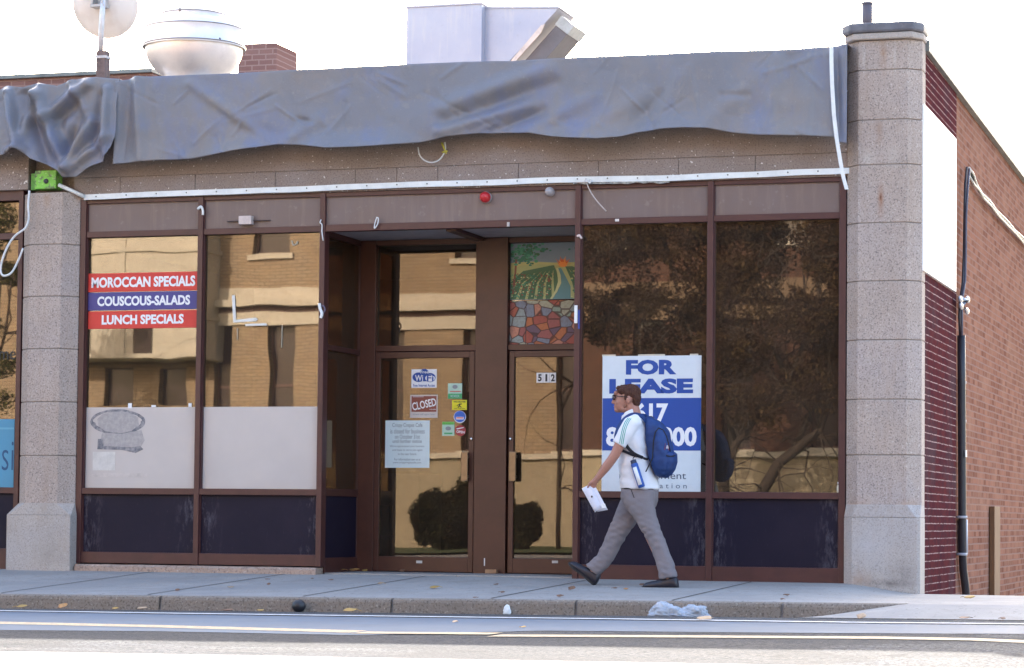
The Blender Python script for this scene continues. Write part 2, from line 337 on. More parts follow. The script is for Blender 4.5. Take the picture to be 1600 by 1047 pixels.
painted('centre_line', [(772, 994), (900, 994.6), (1100, 995.6), (1375, 997.5), (1520, 1000), (1600, 1003.5), (2000, 1018)], .28, M['line_yellow'])
m = Mat('sky_tinted_asphalt', (.034, .078, .145), .8, 0, .4); m.spots(3, .4, .7, (.030, .062, .115), 5); m.spots(70, .55, .65, (.03, .05, .08), 2, .6); m.spots(.8, .5, .7, (.06, .095, .145), 4, .6)  # same road asphalt, with the blue sky light put into its colour
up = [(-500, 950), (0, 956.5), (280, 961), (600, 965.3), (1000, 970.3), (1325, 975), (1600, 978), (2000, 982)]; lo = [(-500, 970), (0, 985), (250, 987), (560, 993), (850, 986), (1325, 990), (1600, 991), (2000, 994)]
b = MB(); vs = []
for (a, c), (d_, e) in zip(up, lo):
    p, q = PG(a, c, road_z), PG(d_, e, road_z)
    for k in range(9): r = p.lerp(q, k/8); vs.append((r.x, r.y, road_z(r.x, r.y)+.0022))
b.add(vs, [(i*9+k, i*9+k+1, i*9+k+10, i*9+k+9) for i in range(len(up)-1) for k in range(8)]); b.build('sky_tinted_lane', m.done(), road)
#bs = MB(); seam = [PG(x, y, road_z) for x, y in ((480, 997), (640, 993), (740, 990), (830, 994), (1000, 992))]
#bs.tube([(p.x, p.y, p.z+.002) for p in seam], .012, 4); bs.build('tar_seam', flat('seam_tar', (.03, .03, .032), .7), road)
pave_x = sorted(set(rng(-22, 2.4, 60)+rng(2.4, 5, 52)+rng(5, 12, 20)))
def apron_z(x, y):
    t = max(0, min(1, (x-KX0)/(KX1-KX0)))
    if y > KERB_Y+.01: return pave_z(x, y)-(.0 if x > KX1+.02 else .012)
    k = max(0, (y-KERB_Y+.75)/.75); r = road_z(x, y)                 # the apron climbs from the road to the kerb top
    return r-.05 if t <= 0 else r+.004+k*t*(kerb_top(x)-road_z(x, KERB_Y)-.004)
pv = sheet('sidewalk', pave_x, [KERB_Y-.75, KERB_Y-.5, KERB_Y-.25, KERB_Y-.001, KERB_Y+.05, KERB_Y+.15]+rng(-3, -.2, 14)+rng(-.1, 1.2, 8), lambda x, y: apron_z(x, y) if y < KERB_Y+.16 else pave_z(x, y)-(.004 if y < KERB_Y+.17 else 0), M['paving'])
pv['_o'] = tuple(pv.location)
JD = flat('joint_dirt', (.07, .06, .055), .95)
for a, b_ in (((395, 903), (250, 928)), ((640, 903), (500, 929)), ((895, 907), (795, 934)), ((1155, 912), (1060, 938)), ((150, 903), (0, 930))):
    p, q = PG(*a, walk_z), PG(*b_, walk_z); x = (p.x+q.x)/2
    ys = rng(-.02, KERB_Y+.17, 8); w_ = .009
    vs = []
    for y in ys: vs += [(x-w_, y, walk_z(x-w_, y)+.003), (x+w_, y, walk_z(x+w_, y)+.003)]
    MB().add(vs, [(2*i, 2*i+1, 2*i+3, 2*i+2) for i in range(8)]).build('joint', JD, pv)
dr = sheet('driveway', rng(3.62, 12, 20), rng(1.2, 26, 14), lambda x, y: pave_z(x, 1.2)-.004-(y-1.2)*.06, M['paving'])
kerb = thing('kerb', (0, KERB_Y, -.2), None, None); kerb['kind'] = 'structure'; kerb['_o'] = (0, KERB_Y, -.2)
cuts = [-22, -17.6, -13.2, -9.0, -4.6, WX(250, 945, KERB_Y), WX(612, 947, KERB_Y), WX(900, 950, KERB_Y), WX(1222, 953, KERB_Y)]
def kerb_stone(a, b_, n=10):
    k = MB(); rings = []
    for i in range(n+1):
        x = a+(b_-a)*i/n; t = kerb_top(x); r = road_z(x, KERB_Y)-.1; j = .006*noise.noise((x*3, 0, 0))
        rings.append([(x, KERB_Y+.17, r), (x, KERB_Y+.17, t+.001), (x, KERB_Y+.03+j, t+.002), (x, KERB_Y+.008+j, t-.008), (x, KERB_Y+j, t-.03), (x, KERB_Y-.012+j, r)])
    k.loft(rings); k.sm = [False]*len(k.f); return k.build('kerb_stone', M['granite'], kerb)
for a, b_ in zip(cuts[:-1], cuts[1:]): kerb_stone(a+.012, b_-.012)
kerb_stone(cuts[-1]+.012, KX1, 24)
far_walk = sheet('far_sidewalk', rng(-40, 40, 10), [-17.5, -15.6, -13.5], lambda x, y: -.02+.0093*x, M['paving'])
lawn = sheet('lawn', rng(-45, 40, 10), [-32, -24, -17.5], lambda x, y: .02+.0093*x, flat('lawn_green', (.06, .085, .025), .9, 0, .25, 30))
# ================================================================ the shop building
bld = thing('storefront_building', (0, 0, 0), 'single storey storefront with brown metal window frames between two grey stone pillars', 'building')
XL = -12.0                                       # the same building runs on out of the picture on the left
XM = [-4.429+.024, -3.162, -1.907, .601, 1.844, 3.065-.02]
ZT, ZTR, ZS, ZSB = 3.23, 3.275, .796, .737
XR = 3.735                                       # plane of the brick side wall
PF = -.14                                        # pillar fronts
def pillar(xl, xr, joints, ztop, z0, cham, zb, spread, bc=.02):
    b = MB(); g = .004
    outline = lambda x0, x1, c, yf: [(x0, .16), (x0, yf+c), (x0+c, yf), (x1-c, yf), (x1, yf+c), (x1, .16)]
    zs = [zb]+joints+[ztop]
    for a, c in zip(zs[:-1], zs[1:]): b.prism(outline(xl, xr, cham, PF), 'z', a+g, c-g)
    b.k = 2; b.prism(outline(xl+.008, xr-.008, cham, PF+.008), 'z', zb, ztop-.02); b.k = 0
    o = b.build('pillar', [M['pillar'], M['pillar_base'], M['mortar']], bld, .006)
    # plinth block with the chamfer running out into a square base
    b = MB(); b.prism([(xl-spread, .16), (xl-spread, PF-.006+bc), (xl-spread+bc, PF-.006), (xr+spread*.3-bc*.3, PF-.006), (xr+spread*.3, PF-.006+bc*.3), (xr+spread*.3, .16)], 'z', z0, zb-.055)
    top = outline(xl, xr, cham, PF); sq = [(xl-spread, .16), (xl-spread, PF-.006+bc), (xl-spread+bc, PF-.006), (xr+spread*.3-bc*.3, PF-.006), (xr+spread*.3, PF-.006+bc*.3), (xr+spread*.3, .16)]
    b.loft([[(p[0], p[1], zb-.055) for p in sq], [(p[0]*.0+q[0]*1., q[1]-.004, zb+.06) for p, q in zip(sq, top)]]); b.sm = [False]*len(b.f)
    q = b.build('pillar_base', [M['pillar_base']], o, .008); return o
jr = [WZ(1380, y, PF) for y in (711, 624, 531, 439, 348, 257, 187, 109)]
zb = WZ(1380, 799, PF)
RP = pillar(3.085, 3.748, jr, WZ(1380, 62, PF), -.12, .115, zb, .012, .085)
b = MB(); zc = WZ(1380, 62, PF)
b.prism([(3.06, .2), (3.06, PF+.1), (3.16, PF-.035), (3.68, PF-.035), (3.76, PF+.1), (3.76, .2)], 'z', zc+.001, zc+.06)
b.build('stone_lip', M['pillar_base'], RP, .012)
b = MB(); b.prism([(3.045, .24), (3.045, PF+.06), (3.13, PF-.055), (3.69, PF-.05), (3.765, PF+.07), (3.765, .24)], 'z', zc+.062, zc+.15)
b.build('bitumen_cap', M['tar'], RP, .02)
jl = [WZ(80, y, PF) for y in (712, 628, 545, 463, 382)]
LP = pillar(-5.045, -4.44, jl, WZ(80, 300, PF), -.02, .13, WZ(80, 796, PF), .07)
pillar(-9.9, -9.3, jl, WZ(80, 300, PF), -.02, .13, WZ(80, 796, PF), .07)
# mullions
for i, x in enumerate(XM):
    w_ = .027 if i in (1, 2, 3, 4) else .03
    b = MB().box(x-w_, x+w_, -.012, .10, (.068 if i < 3 else -.08), 3.60)
    if i == 0: b.box(x-w_-.06, x-w_-.003, .01, .09, .0, 3.60)
    if i == 5: b.box(x+w_+.002, 3.088, .012, .1, -.1, 3.60)
    b.build('mullion', M['frame'], bld, .004)
def bay(x0, x1, zbot, zkick, film=False, dark=False, kickmat='kick_scuffed'):
    """window bay: rails, header panel, pane and kick panel between two mullions"""
    b = MB(); b.box(x0, x1, 0, .09, ZT, ZTR+.012).box(x0, x1, -.006, .09, ZSB, ZS).box(x0, x1, 0, .09, zbot, zkick)
    b.box(x0, x1, .004, .09, 3.56, 3.60)
    for xj in (x0, x1): b.box(xj-.009, xj+.009, .012, .086, zbot+.01, 3.59)
    wn = b.build('window', M['frame'], bld, .003)
    MB().box(x0, x1, .028, .045, ZTR+.012, 3.56).build('header_panel', M['header'], wn)
    MB().box(x0, x1, .05, .058, ZS, ZT).build('pane', M['glass'], wn)
    MB().box(x0, x1, .035, .05, zkick, ZSB).build('kick_panel', M[kickmat], wn)
    if film:
        zf = WZ(220, 636); MB().box(x0+.012, x1-.004, .0445, .0475, ZS+.002, zf).build('frosted_film', M['film'], wn)
    return wn
g = .027
win = [bay(XM[0]+.03, XM[1]-g, .072, .18, True), bay(XM[1]+g, XM[2]-g, .072, .18, True), bay(XM[3]+g, XM[4]-g, -.06, .13), bay(XM[4]+g, XM[5]-.03, -.06, .13)]
# neighbour shop window left of the left pillar
b = MB(); nx1 = -5.06; nx0 = -9.28
for x in (nx1-.05, nx0, -7.2): b.box(x, x+.05, -.01, .09, -.05, WZ(15, 300)+.2)
zt = WZ(15, 374); b.box(nx0+.05, nx1-.05, 0, .08, zt, zt+.06).box(nx0+.05, nx1-.05, -.004, .08, ZSB, ZS).box(nx0+.05, nx1-.05, 0, .08, -.05, .2).box(nx0+.05, nx1-.05, 0, .08, WZ(15, 312)-.01, WZ(15, 300)+.16)
nw = b.build('window', M['frame'], bld, .003)
MB().box(nx0+.05, nx1-.05, .05, .058, ZS, zt).build('pane', M['glass'], nw)
MB().box(nx0+.05, nx1-.05, .05, .058, zt+.06, WZ(15, 316)).build('pane', M['glass'], nw)
MB().box(nx0+.05, nx1-.05, .035, .05, .2, ZSB).build('kick_panel', M['kick'], nw)
MB().box(XL, -9.95, .0, .3, -.1, 3.6).build('end_wall', M['rear_brick'], bld)
# ledge under the two left bays
b = MB(); rings = []
for i in range(25):
    x = -4.40+(-1.9+4.40)*i/24; j = .012*noise.noise((x*4, 1, 0)); zt_ = .062+.006*noise.noise((x*6, 3, 0)); 
    rings.append([(x, .1, -.05), (x, .1, zt_), (x, -.06+j, zt_-.002), (x, -.085+j, zt_-.02), (x, -.09+j, -.06)])
b.loft(rings); b.sm = [False]*len(b.f); b.build('stone_ledge', M['ledge'], bld)
# lintel: two courses of blocks
zl0 = 3.63; zl1 = WZ(760, 257)
b = MB(); xs0 = -4.52
b.k = 1; b.box(xs0+.003, XR-.64, .012, .3, zl0, 4.70); b.k = 0
xs = [xs0]+[WX(px, 270) for px in (188, 305, 430, 555, 620, 684, 810, 935, 1060, 1180)]+[3.09]
for a, c in zip(xs[:-1], xs[1:]): b.box(a+.0018, c-.0018, 0, .3, zl0+.002, zl1-.0015)
for a, c in zip([xs0], [3.09]): b.box(a+.003, c-.003, .0, .3, zl1+.0015, 4.69)
b.box(xs0, 3.08, -.012, .1, zl0-.028, zl0-.003)
b.build('lintel', [M['lintel'], M['mortar']], bld, .004)
b = MB(); b.box(-9.3, -4.99, -.05, .3, WZ(20, 297, -.05), 4.45); b.box(-4.99, -4.53, .1, .3, WZ(80, 300), 4.45); b.build('lintel', [M['lintel']], bld, .006)
MB().box(XL, -4.6, .3, .5, 3.5, 4.5).box(-4.6, XR-.03, .3, .5, 3.55, 4.72).build('parapet', M['rear_brick'], bld)
# ---------------------------------------------------------------- entrance recess
DY = 1.0
zso = 3.25
MB().box(XM[2]-.4, XM[3]+.6, .095, DY+.1, zso, zso+.05).build('soffit', M['soffit'], bld)
b = MB(); x = -.66; b.box(x-.05, x+.05, .1, DY, zso-.035, zso-.002); b.build('soffit_beam', M['frame_dark'], bld)
b = MB(); b.box(XM[2]-g, XM[3]+g, 0, .09, ZT, ZTR+.02).box(XM[2]-g+.03, XM[3]+g-.03, .004, .09, 3.56, 3.60)
eh = b.build('entrance_header', M['frame'], bld, .003)
MB().box(XM[2]+g, XM[3]-g, .028, .045, ZTR+.02, 3.56).build('header_panel', M['header'], eh)
ex = lambda px, py=600: WX(px, py, DY)
x_l, x_d1l, x_d1r, x_p0, x_p1, x_d2l, x_r = ex(578), ex(587), ex(742), ex(744), ex(794), ex(796), ex(956, 500)
z_dt = WZ(660, 549, DY); z_tb = WZ(660, 540, DY); z_tt = WZ(660, 383, DY)
fl = .012                                             # floor of the recess
b = MB(); b.box(XM[2]-.02, x_d1l, DY-.03, DY+.09, fl-.03, zso-.004)            # left jamb
b.box(x_p0, x_p1, DY-.045, DY+.09, fl-.03, zso-.004)                          # wide centre post
b.box(x_r-.0, x_r+.06, DY-.03, DY+.09, fl-.03, zso-.004)
for a, c in ((x_d1l, x_p0), (x_p1, x_r)):
    b.box(a, c, DY-.02, DY+.08, z_tt, zso-.004).box(a, c, DY-.02, DY+.08, z_dt, z_tb)
ef = b.build('entrance_frame', M['post'], bld, .004)
for a, c in ((x_d1l, x_p0), (x_p1, x_r)):
    MB().box(a, c, DY+.03, DY+.038, z_tb, z_tt).build('pane', M['glass_dark'], ef)
def door(a, c, handle_right, lock_px):
    b = MB(); st = .052; zb_, zt_ = fl+.006, z_dt-.006; zr = WZ(660, 870, DY)
    b.box(a, a+st, DY-.015, DY+.04, zb_, zt_).box(c-st, c, DY-.015, DY+.04, zb_, zt_).box(a+st, c-st, DY-.015, DY+.04, zt_-.06, zt_).box(a+st, c-st, DY-.015, DY+.04, zb_, zr)
    d = b.build('door', M['post'], bld, .004)
    MB().box(a+st, c-st, DY+.012, DY+.02, zr, zt_-.06).build('pane', M['glass_dark'], d)
    hz0, hz1 = WZ(730, 752, DY), WZ(730, 706, DY)
    hx = c-st-.02 if handle_right else a+st+.01
    b = MB(); b.box(hx-.035, hx+.035, DY-.085, DY-.062, hz0, hz1); b.box(hx-.03, hx+.03, DY-.062, DY-.012, hz0+.03, hz0+.06).box(hx-.03, hx+.03, DY-.062, DY-.012, hz1-.06, hz1-.03)
    b.build('handle', M['steel'], d, .006)
    lx = c-st/2 if handle_right else a+st*.4
    MB().lathe([(.0, .012), (.012, .012), (.016, 0), (.016, -.004)], (lx, DY-.018, WZ(735, 686, DY)), 16, (0, -1, 0)).build('lock', flat('bright_lock', (.8, .78, .74), .25, .9), d)
    px = WX(lock_px, 878, DY)
    MB().box(px-.03, px+.03, DY-.02, DY-.0155, WZ(lock_px, 880, DY), WZ(lock_px, 876, DY)).build('stop_plate', flat('pale_plate', (.6, .58, .55), .4), d)
    z1_, z0_ = WZ(700, 705, DY), WZ(700, 717, DY)
    b = MB(); u0, u1 = ((c-st-.41, c-st-.06) if handle_right else (a+st+.13, a+st+.36))
    b.box(u0+.06, u1, DY+.05, DY+.075, z1_-.018, z1_).box(u0, u1, DY+.05, DY+.075, z0_, z0_+.018)
    b.build('push_bar', flat('push_bar_metal', (.62, .52, .38), .35, .4), d)
    return d
d1 = door(x_d1l, x_d1r, True, 656); d2 = door(x_d2l, x_r-.004, False, 868)
# glazed returns of the recess
def ret(x, name='return_window', lowz=fl):
    s = -1 if x < 0 else 1
    b = MB(); b.box(x-.025, x+.025, .11, DY-.035, zso-.06, zso-.004).box(x-.025, x+.025, .11, DY-.035, ZSB, ZS+.01).box(x-.025, x+.025, .11, DY-.035, lowz-.02, lowz+.14)
    if s < 0: b.box(x-.025, x+.025, .11, DY-.035, 2.12, 2.17)
    b.box(x-.02, x+.02, .105, .125, lowz, zso-.01); b.box(x-.02, x+.02, DY-.05, DY-.037, lowz, zso-.01)
    r = b.build(name, M['frame_dark'], bld, .003)
    MB().box(x-.004, x+.004, .11, DY-.035, ZS+.01, zso-.06).build('pane', M['glass_side'], r)
    MB().box(x-.012, x+.012, .11, DY-.035, lowz+.14, ZSB).build('kick_panel', M['kick'], r)
    return r
ret(XM[2]+.0); ret(XM[3]+.0)
MB().box(XM[3]+.03, XM[3]+.055, DY-.12, DY-.07, .05, zso).build('corner_trim', flat('tan_trim', (.42, .24, .12), .5), bld)
MB().box(XM[2]-.03, XM[3]+.03, .11, DY+.1, -.03, fl).build('entrance_floor', M['paving'], bld)
# ---------------------------------------------------------------- inside, roof, side wall
MB().box(XL, XR-.3, .12, 7.0, -.12, -.02).build('floor', M['inner_floor'], bld)
MB().box(XL+.2, XR-.3, 5.6, 5.8, 0, 3.4).box(-5.2, -5.0, .3, 5.6, 0, 3.4).build('inner_wall', M['inner_wall'], bld)
MB().box(XL, XR-.3, DY+.12, 7., 3.32, 3.4).box(XL, XM[2]-.42, .12, DY+.1, 3.36, 3.44).box(XM[3]+.62, XR-.3, .12, DY+.1, 3.36, 3.44).build('ceiling', flat('ceiling_board', (.22, .19, .16), .9), bld)
MB().box(XL, XR-.04, .52, 16, 4.05, 4.2).build('roof', M['roof'], bld)
YD = PS(1494, 500, XR).y
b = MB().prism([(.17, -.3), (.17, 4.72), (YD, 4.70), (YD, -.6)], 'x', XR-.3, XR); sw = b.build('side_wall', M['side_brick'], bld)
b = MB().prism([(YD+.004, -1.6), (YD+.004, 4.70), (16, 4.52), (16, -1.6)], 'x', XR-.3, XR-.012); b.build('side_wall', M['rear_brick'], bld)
def wt(y): return 4.72-.0125*y
b = MB()
for a, c in ((.16, 2.4), (2.41, 7.6), (7.61, 12.), (12.01, 16)):
    b.add([(x, y, wt(y)+dz) for y in (a, c) for x, dz in ((XR-.34, 0), (XR+.045, 0), (XR+.045, .10), (XR-.34, .13))], [(0, 1, 5, 4), (1, 2, 6, 5), (2, 3, 7, 6), (3, 0, 4, 7), (0, 3, 2, 1), (4, 5, 6, 7)])
b.build('coping', M['coping'], bld, .004)
MB().box(XL, XR-.3, 15.8, 16, -.5, 4.6).box(XL, XL+.25, .3, 15.8, -.3, 4.5).build('back_wall', M['rear_brick'], bld)
# ================================================================ across the street (seen in the panes)
YO = -30.
def Wm(px, py, d=30.):                   # where the reflection of a point standing d metres in front of the panes shows
    x, z = W(px, py, d); return x, z
ox = lambda px: Wm(px, 600)[0]
oz = lambda py, px=436: Wm(px, py)[1]
M['tan_brick'] = bricks('tan_brick', (.34, .265, .185), (.29, .215, .145), (.21, .16, .115), .24, .078, .012, 'y', (.42, .30, .17), .4)
M['shaded_brick'] = bricks('tree_shaded_brick', (.095, .05, .035), (.08, .04, .028), (.08, .055, .045), .24, .078, .012, 'y', (.14, .06, .04), .4)  # the wall behind the street tree, its shade put into the brick colour
M['limestone'] = stone('limestone', (.54, .49, .40), (.42, .37, .30), (.60, .55, .46), 14, .3)
M['plinth'] = stone('plinth_stone', (.33, .275, .19), (.25, .205, .14), (.40, .335, .24), 10, .4)
M['dark_pane'] = flat('dark_pane', (.03, .018, .02), .25)
M['sash'] = flat('sash_paint', (.10, .05, .04), .6)
opp = thing('opposite_building', (-14, YO, 0), 'tan brick building with limestone bands across the street, mirrored in the shop windows', 'building')
z_pl = oz(704); z_wt = oz(505); z_b0, z_b1, z_b2, z_b3 = oz(507), oz(487), oz(478), oz(447)
z_s0 = oz(395); ztop = 14.
wins = [(ox(c)-w_/2, ox(c)+w_/2) for c, w_ in ((345, .42), (436, .62), (560, .62), (697, .62), (852, .66), (1010, .66), (1150, .66), (1290, .66), (1420, .66))]
uw = [(ox(c)-.42, ox(c)+.42) for c in (418, 690, 962, 1234)]
xs_w, xe_w = ox(322), 14.
def wall(x0, x1, z0, z1, holes, y, mat, name, depth=.35):
    b = MB(); xs = sorted({x0, x1, *[h[0] for h in holes], *[h[1] for h in holes]}); zs = sorted({z0, z1, *[h[2] for h in holes], *[h[3] for h in holes]})
    for a, c in zip(xs[:-1], xs[1:]):
        for e, f in zip(zs[:-1], zs[1:]):
            mx, mz = (a+c)/2, (e+f)/2
            if not any(h[0] < mx < h[1] and h[2] < mz < h[3] for h in holes): b.box(a, c, y-depth, y, e, f)
    return b.build(name, mat, opp)
xsplit = ox(905)
hl = [(a, c, z_pl+.05, z_wt) for a, c in wins] + [(a, c, z_s0, z_s0+2.1) for a, c in uw] + [(a, c, z_s0+3.6, z_s0+5.6) for a, c in uw]
wall(xs_w, xsplit, z_pl, ztop, [h for h in hl if h[1] < xsplit], YO, M['tan_brick'], 'wall')
wall(xsplit, xe_w, z_pl, ztop, [h for h in hl if h[0] > xsplit], YO, M['shaded_brick'], 'wall')
MB().box(xs_w-1, xe_w, YO-.4, YO+.14, -.3, z_pl-.12).build('plinth', M['plinth'], opp)
MB().box(xs_w-1, xe_w, YO-.4, YO+.26, z_pl-.12, z_pl).build('plinth_ledge', M['limestone'], opp)
M['shaded_stone'] = stone('shaded_stone', (.17, .115, .07), (.12, .08, .05), (.22, .15, .1), 14, .3)  # band stone behind the street tree, darkened in colour for its shade
for xa_, xb_, mt in ((xs_w, xsplit, M['limestone']), (xsplit+.002, xe_w, M['shaded_stone'])):
    MB().box(xa_, xb_, YO-.1, YO+.06, z_b0, z_b1).box(xa_, xb_, YO-.1, YO+.05, z_b2, z_b3-.04).box(xa_, xb_, YO-.1, YO+.24, z_b2+.002, z_b2+.16).build('stone_band', mt, opp)
MB().box(xs_w, xe_w, YO-.1, YO+.03, z_b1+.002, z_b2-.002).build('recess_band', M['sash'], opp)
MB().box(xs_w-9, xe_w, YO-.5, YO+.5, ztop, ztop+.4).build('cornice', M['limestone'], opp)
for h in hl:
    wn = MB().box(h[0], h[1], YO-.30, YO-.22, h[3]-.05, h[3]).box(h[0], h[1], YO-.30, YO-.22, h[2], h[2]+.05).box(h[0], h[1], YO-.30, YO-.23, (h[2]+h[3])/2-.03, (h[2]+h[3])/2+.03).box(h[0]-.01, h[0]+.05, YO-.31, YO-.21, h[2]-.01, h[3]+.01).box(h[1]-.05, h[1]+.01, YO-.31, YO-.21, h[2]-.01, h[3]+.01).build('window', M['sash'], opp)
    MB().box(h[0], h[1], YO-.28, YO-.26, h[2]+.05, h[3]-.05).build('pane', M['dark_pane'], wn)
    MB().box(h[0]-.1, h[1]+.1, YO-.1, YO+.08, h[2]-.12, h[2]-.002).build('sill', M['limestone'], wn)
# limestone pavilion at the left end
xa, xb = ox(108), ox(338)
b = MB(); zc0 = oz(562); b.box(xa, xb, YO-.3, YO+.9, zc0, 11)
for z, k in ((zc0+.02, .06), (oz(500), .035), (oz(395), .05), (oz(340), .06)): b.box(xa-.06, xb+.04, YO-.2, YO+.9+k, z, z+.10)
for px in (158, 212): b.box(ox(px)-.10, ox(px)+.10, YO, YO+.935, zc0+.13, 10.9)
b.build('stone_oriel', M['limestone'], opp)
b = MB(); zp = oz(640)
hw = [(ox(245), ox(290), oz(632), oz(572)), (ox(160), ox(205), oz(632), oz(572))]
wall(xa-8, xs_w-.004, -.3, zc0-.004, [(a, c, min(e, f), max(e, f)) for a, c, e, f in hw], YO+.02, M['tan_brick'], 'wall')
wall(xa-8, xa-.004, zc0, ztop, [(xa-5, xa-4.3, 4, 6), (xa-3, xa-2.3, 4, 6)], YO+.02, M['tan_brick'], 'wall')
for a, c, e, f in hw: MB().box(a, c, YO-.28, YO-.2, min(e, f), max(e, f)).build('window', M['dark_pane'], opp)
for a, c, e, f in hw+[]:
    pass
for px0, px1 in ((232, 262),):
    MB().box(ox(px0), ox(px1), YO+.898, YO+.93, oz(560), oz(500)).build('window', M['dark_pane'], opp)
# ---------------------------------------------------------------- planting
def leafm(name, a, b_):
    m = Mat(name, a, .6); m.spots(3, .4, .65, b_, 3); m.spots(40, .5, .7, tuple(x*.6 for x in a), 2, .6); return m.done()
M['bush'] = leafm('bush_leaf', (.045, .048, .022), (.075, .075, .03)); M['yellow_tree'] = leafm('yellow_tree_leaf', (.10, .10, .02), (.05, .055, .015)); M['autumn'] = leafm('autumn_leaf', (.036, .016, .010), (.075, .045, .013)); M['bark'] = stone('bark', (.035, .024, .018), (.02, .014, .011), (.06, .045, .032), 12, .5)
def leaves(b, c, r, n, size, mid=.35):
    for _ in range(n):
        u = Vector((random.gauss(0, 1), random.gauss(0, 1), random.gauss(0, 1))).normalized()*(random.uniform(mid, 1)**.5)
        p = Vector((c[0]+u.x*r[0], c[1]+u.y*r[1], c[2]+u.z*r[2]))
        if noise.noise(p*1.1) < -.22: continue
        a = Vector((random.gauss(0, 1), random.gauss(0, 1), random.gauss(0, 1))).normalized()*size*random.uniform(.6, 1.3); d = a.orthogonal().normalized()*size*.5
        b.add([p-a, p+d, p+a, p-d], [(0, 1, 2, 3)])
def bush(px, w_px, top, d, label):
    e = d+2*DY                            # the door panes stand DY behind the other panes
    x = Wm(px, 700, e)[0]; wd = abs(Wm(px+w_px/2, 700, e)[0]-Wm(px-w_px/2, 700, e)[0])/2; zt = Wm(px, top, e)[1]; z0 = 0.
    t = thing('bush', (x, -d, z0), label, 'bush', 'bushes mirrored in the door glass')
    b = MB()
    for k in range(6): b.tube([(x, -d, z0), (x+random.uniform(-.5, .5)*wd, -d+random.uniform(-.3, .3), z0+zt*.6)], [.03, .01], 5)
    b.build('stem', M['bark'], t); b = MB(); H = zt-z0
    for k in range(16):
        a, q_ = random.uniform(0, 6.28), random.uniform(.2, .75); rr_ = random.uniform(.34, .55)
        leaves(b, (x+math.cos(a)*wd*q_, -d+math.sin(a)*wd*.7*q_, z0+H*random.uniform(.06, .76)), (wd*rr_, wd*rr_, H*rr_*.6), 800, .05, .05)
    for k in range(14):                     # loose shoots break the outline
        a = random.uniform(0, 6.28); leaves(b, (x+math.cos(a)*wd*random.uniform(.5, .98), -d, z0+H*random.uniform(.45, 1.0)), (.06, .06, .12), 30, .05, .1); b.build('foliage', M['bush'], t)
bush(688, 78, 765, 23., 'wide rounded dark green bush mirrored in the left door'); bush(726, 40, 748, 24.5, 'tall dark bush mirrored beside the left door handle'); bush(818, 52, 788, 23.5, 'small dark bush mirrored in the door numbered 512')
def tree(name, limbs, crown, label, d, n, size, twigs=0, mat='autumn'):
    base = Wm(*limbs[0][0][:2], d); t = thing(name, (base[0], -d, .1), label, 'tree')
    b = MB()
    for pts in limbs:
        ps = [Vector((Wm(p[0], p[1], d)[0], -d+(p[3] if len(p) > 3 else 0), Wm(p[0], p[1], d)[1])) for p in pts]
        b.tube(ps, [p[2] for p in pts], 8)
        if twigs:
            for _ in range(twigs):
                p = ps[random.randrange(1, len(ps))]; q = p.copy(); path = [q.copy()]; dr_ = Vector((random.gauss(0, 1), random.gauss(0, .8), random.gauss(.3, .8))).normalized()
                for _k in range(6): dr_ = (dr_+Vector((random.gauss(0, .35), random.gauss(0, .35), random.gauss(0, .35)))).normalized(); q = q+dr_*random.uniform(.2, .5); path.append(q.copy())
                b.tube(path, [.02, .017, .013, .01, .008, .006, .004], 4)
    b.build('trunk', M['bark'], t); b = MB()
    for px, py, rp, dy, k in crown:
        x, z = Wm(px, py, d); r = abs(Wm(px+rp, py, d)[0]-x); leaves(b, (x, -d+dy, z), (r, r*.8, r*.8), int(n*k), size, .2)
    b.build('crown', M[mat], t); return t
tree('street_tree', [[(1178, 800, .13), (1192, 765, .12), (1215, 722, .11), (1245, 703, .10, .1), (1282, 672, .07, .2), (1300, 600, .05), (1285, 500, .03), (1270, 400, .02)],
                     [(1235, 706, .07), (1262, 640, .06, -.3), (1230, 590, .05, -.4), (1190, 520, .03), (1180, 430, .02)],
                     [(1120, 800, .11), (1130, 740, .09), (1148, 690, .08), (1190, 640, .06), (1230, 610, .05, .3), (1260, 520, .03), (1250, 380, .02)],
                     [(1148, 690, .05), (1120, 600, .04, .3), (1060, 480, .03), (1040, 380, .02)]],
     [(x+random.uniform(-22, 22), y+random.uniform(-20, 20), random.uniform(38, 62), random.uniform(-.8, .9), random.uniform(.35, 1.0)*(1 if y < 560 else .55)) for x in range(930, 1350, 52) for y in range(330, 660, 48) if not (x < 1060 and y > 560)],
     'crooked autumn tree with two leaning trunks mirrored in the right windows', 25., 2000, .045, 34)
tree('young_tree', [[(826, 860, .05), (827, 760, .045), (829, 640, .04), (826, 560, .03), (820, 430, .015)], [(828, 640, .025), (850, 590, .02), (880, 540, .012)]],
     [(815, 470, 50, 0, .5), (870, 510, 45, .2, .4)], 'slim bare trunked young tree mirrored in the door numbered 512', 24., 1500, .06, 6)
tree('side_tree', [[(-30, 860, .10), (-28, 700, .09), (-15, 560, .06), (0, 420, .03)], [(-20, 600, .05), (6, 520, .03), (14, 430, .015)]],
     [(-30, 380, 40, 0, .8), (-2, 340, 30, .2, .6), (4, 430, 26, -.2, .6), (-10, 500, 34, .2, .7), (2, 570, 26, .1, .5), (-6, 630, 30, 0, .5), (-60, 450, 45, .2, .8)],
     'yellowing tree mirrored in the neighbouring window at the left edge', 25., 1500, .05, 6, mat='yellow_tree')
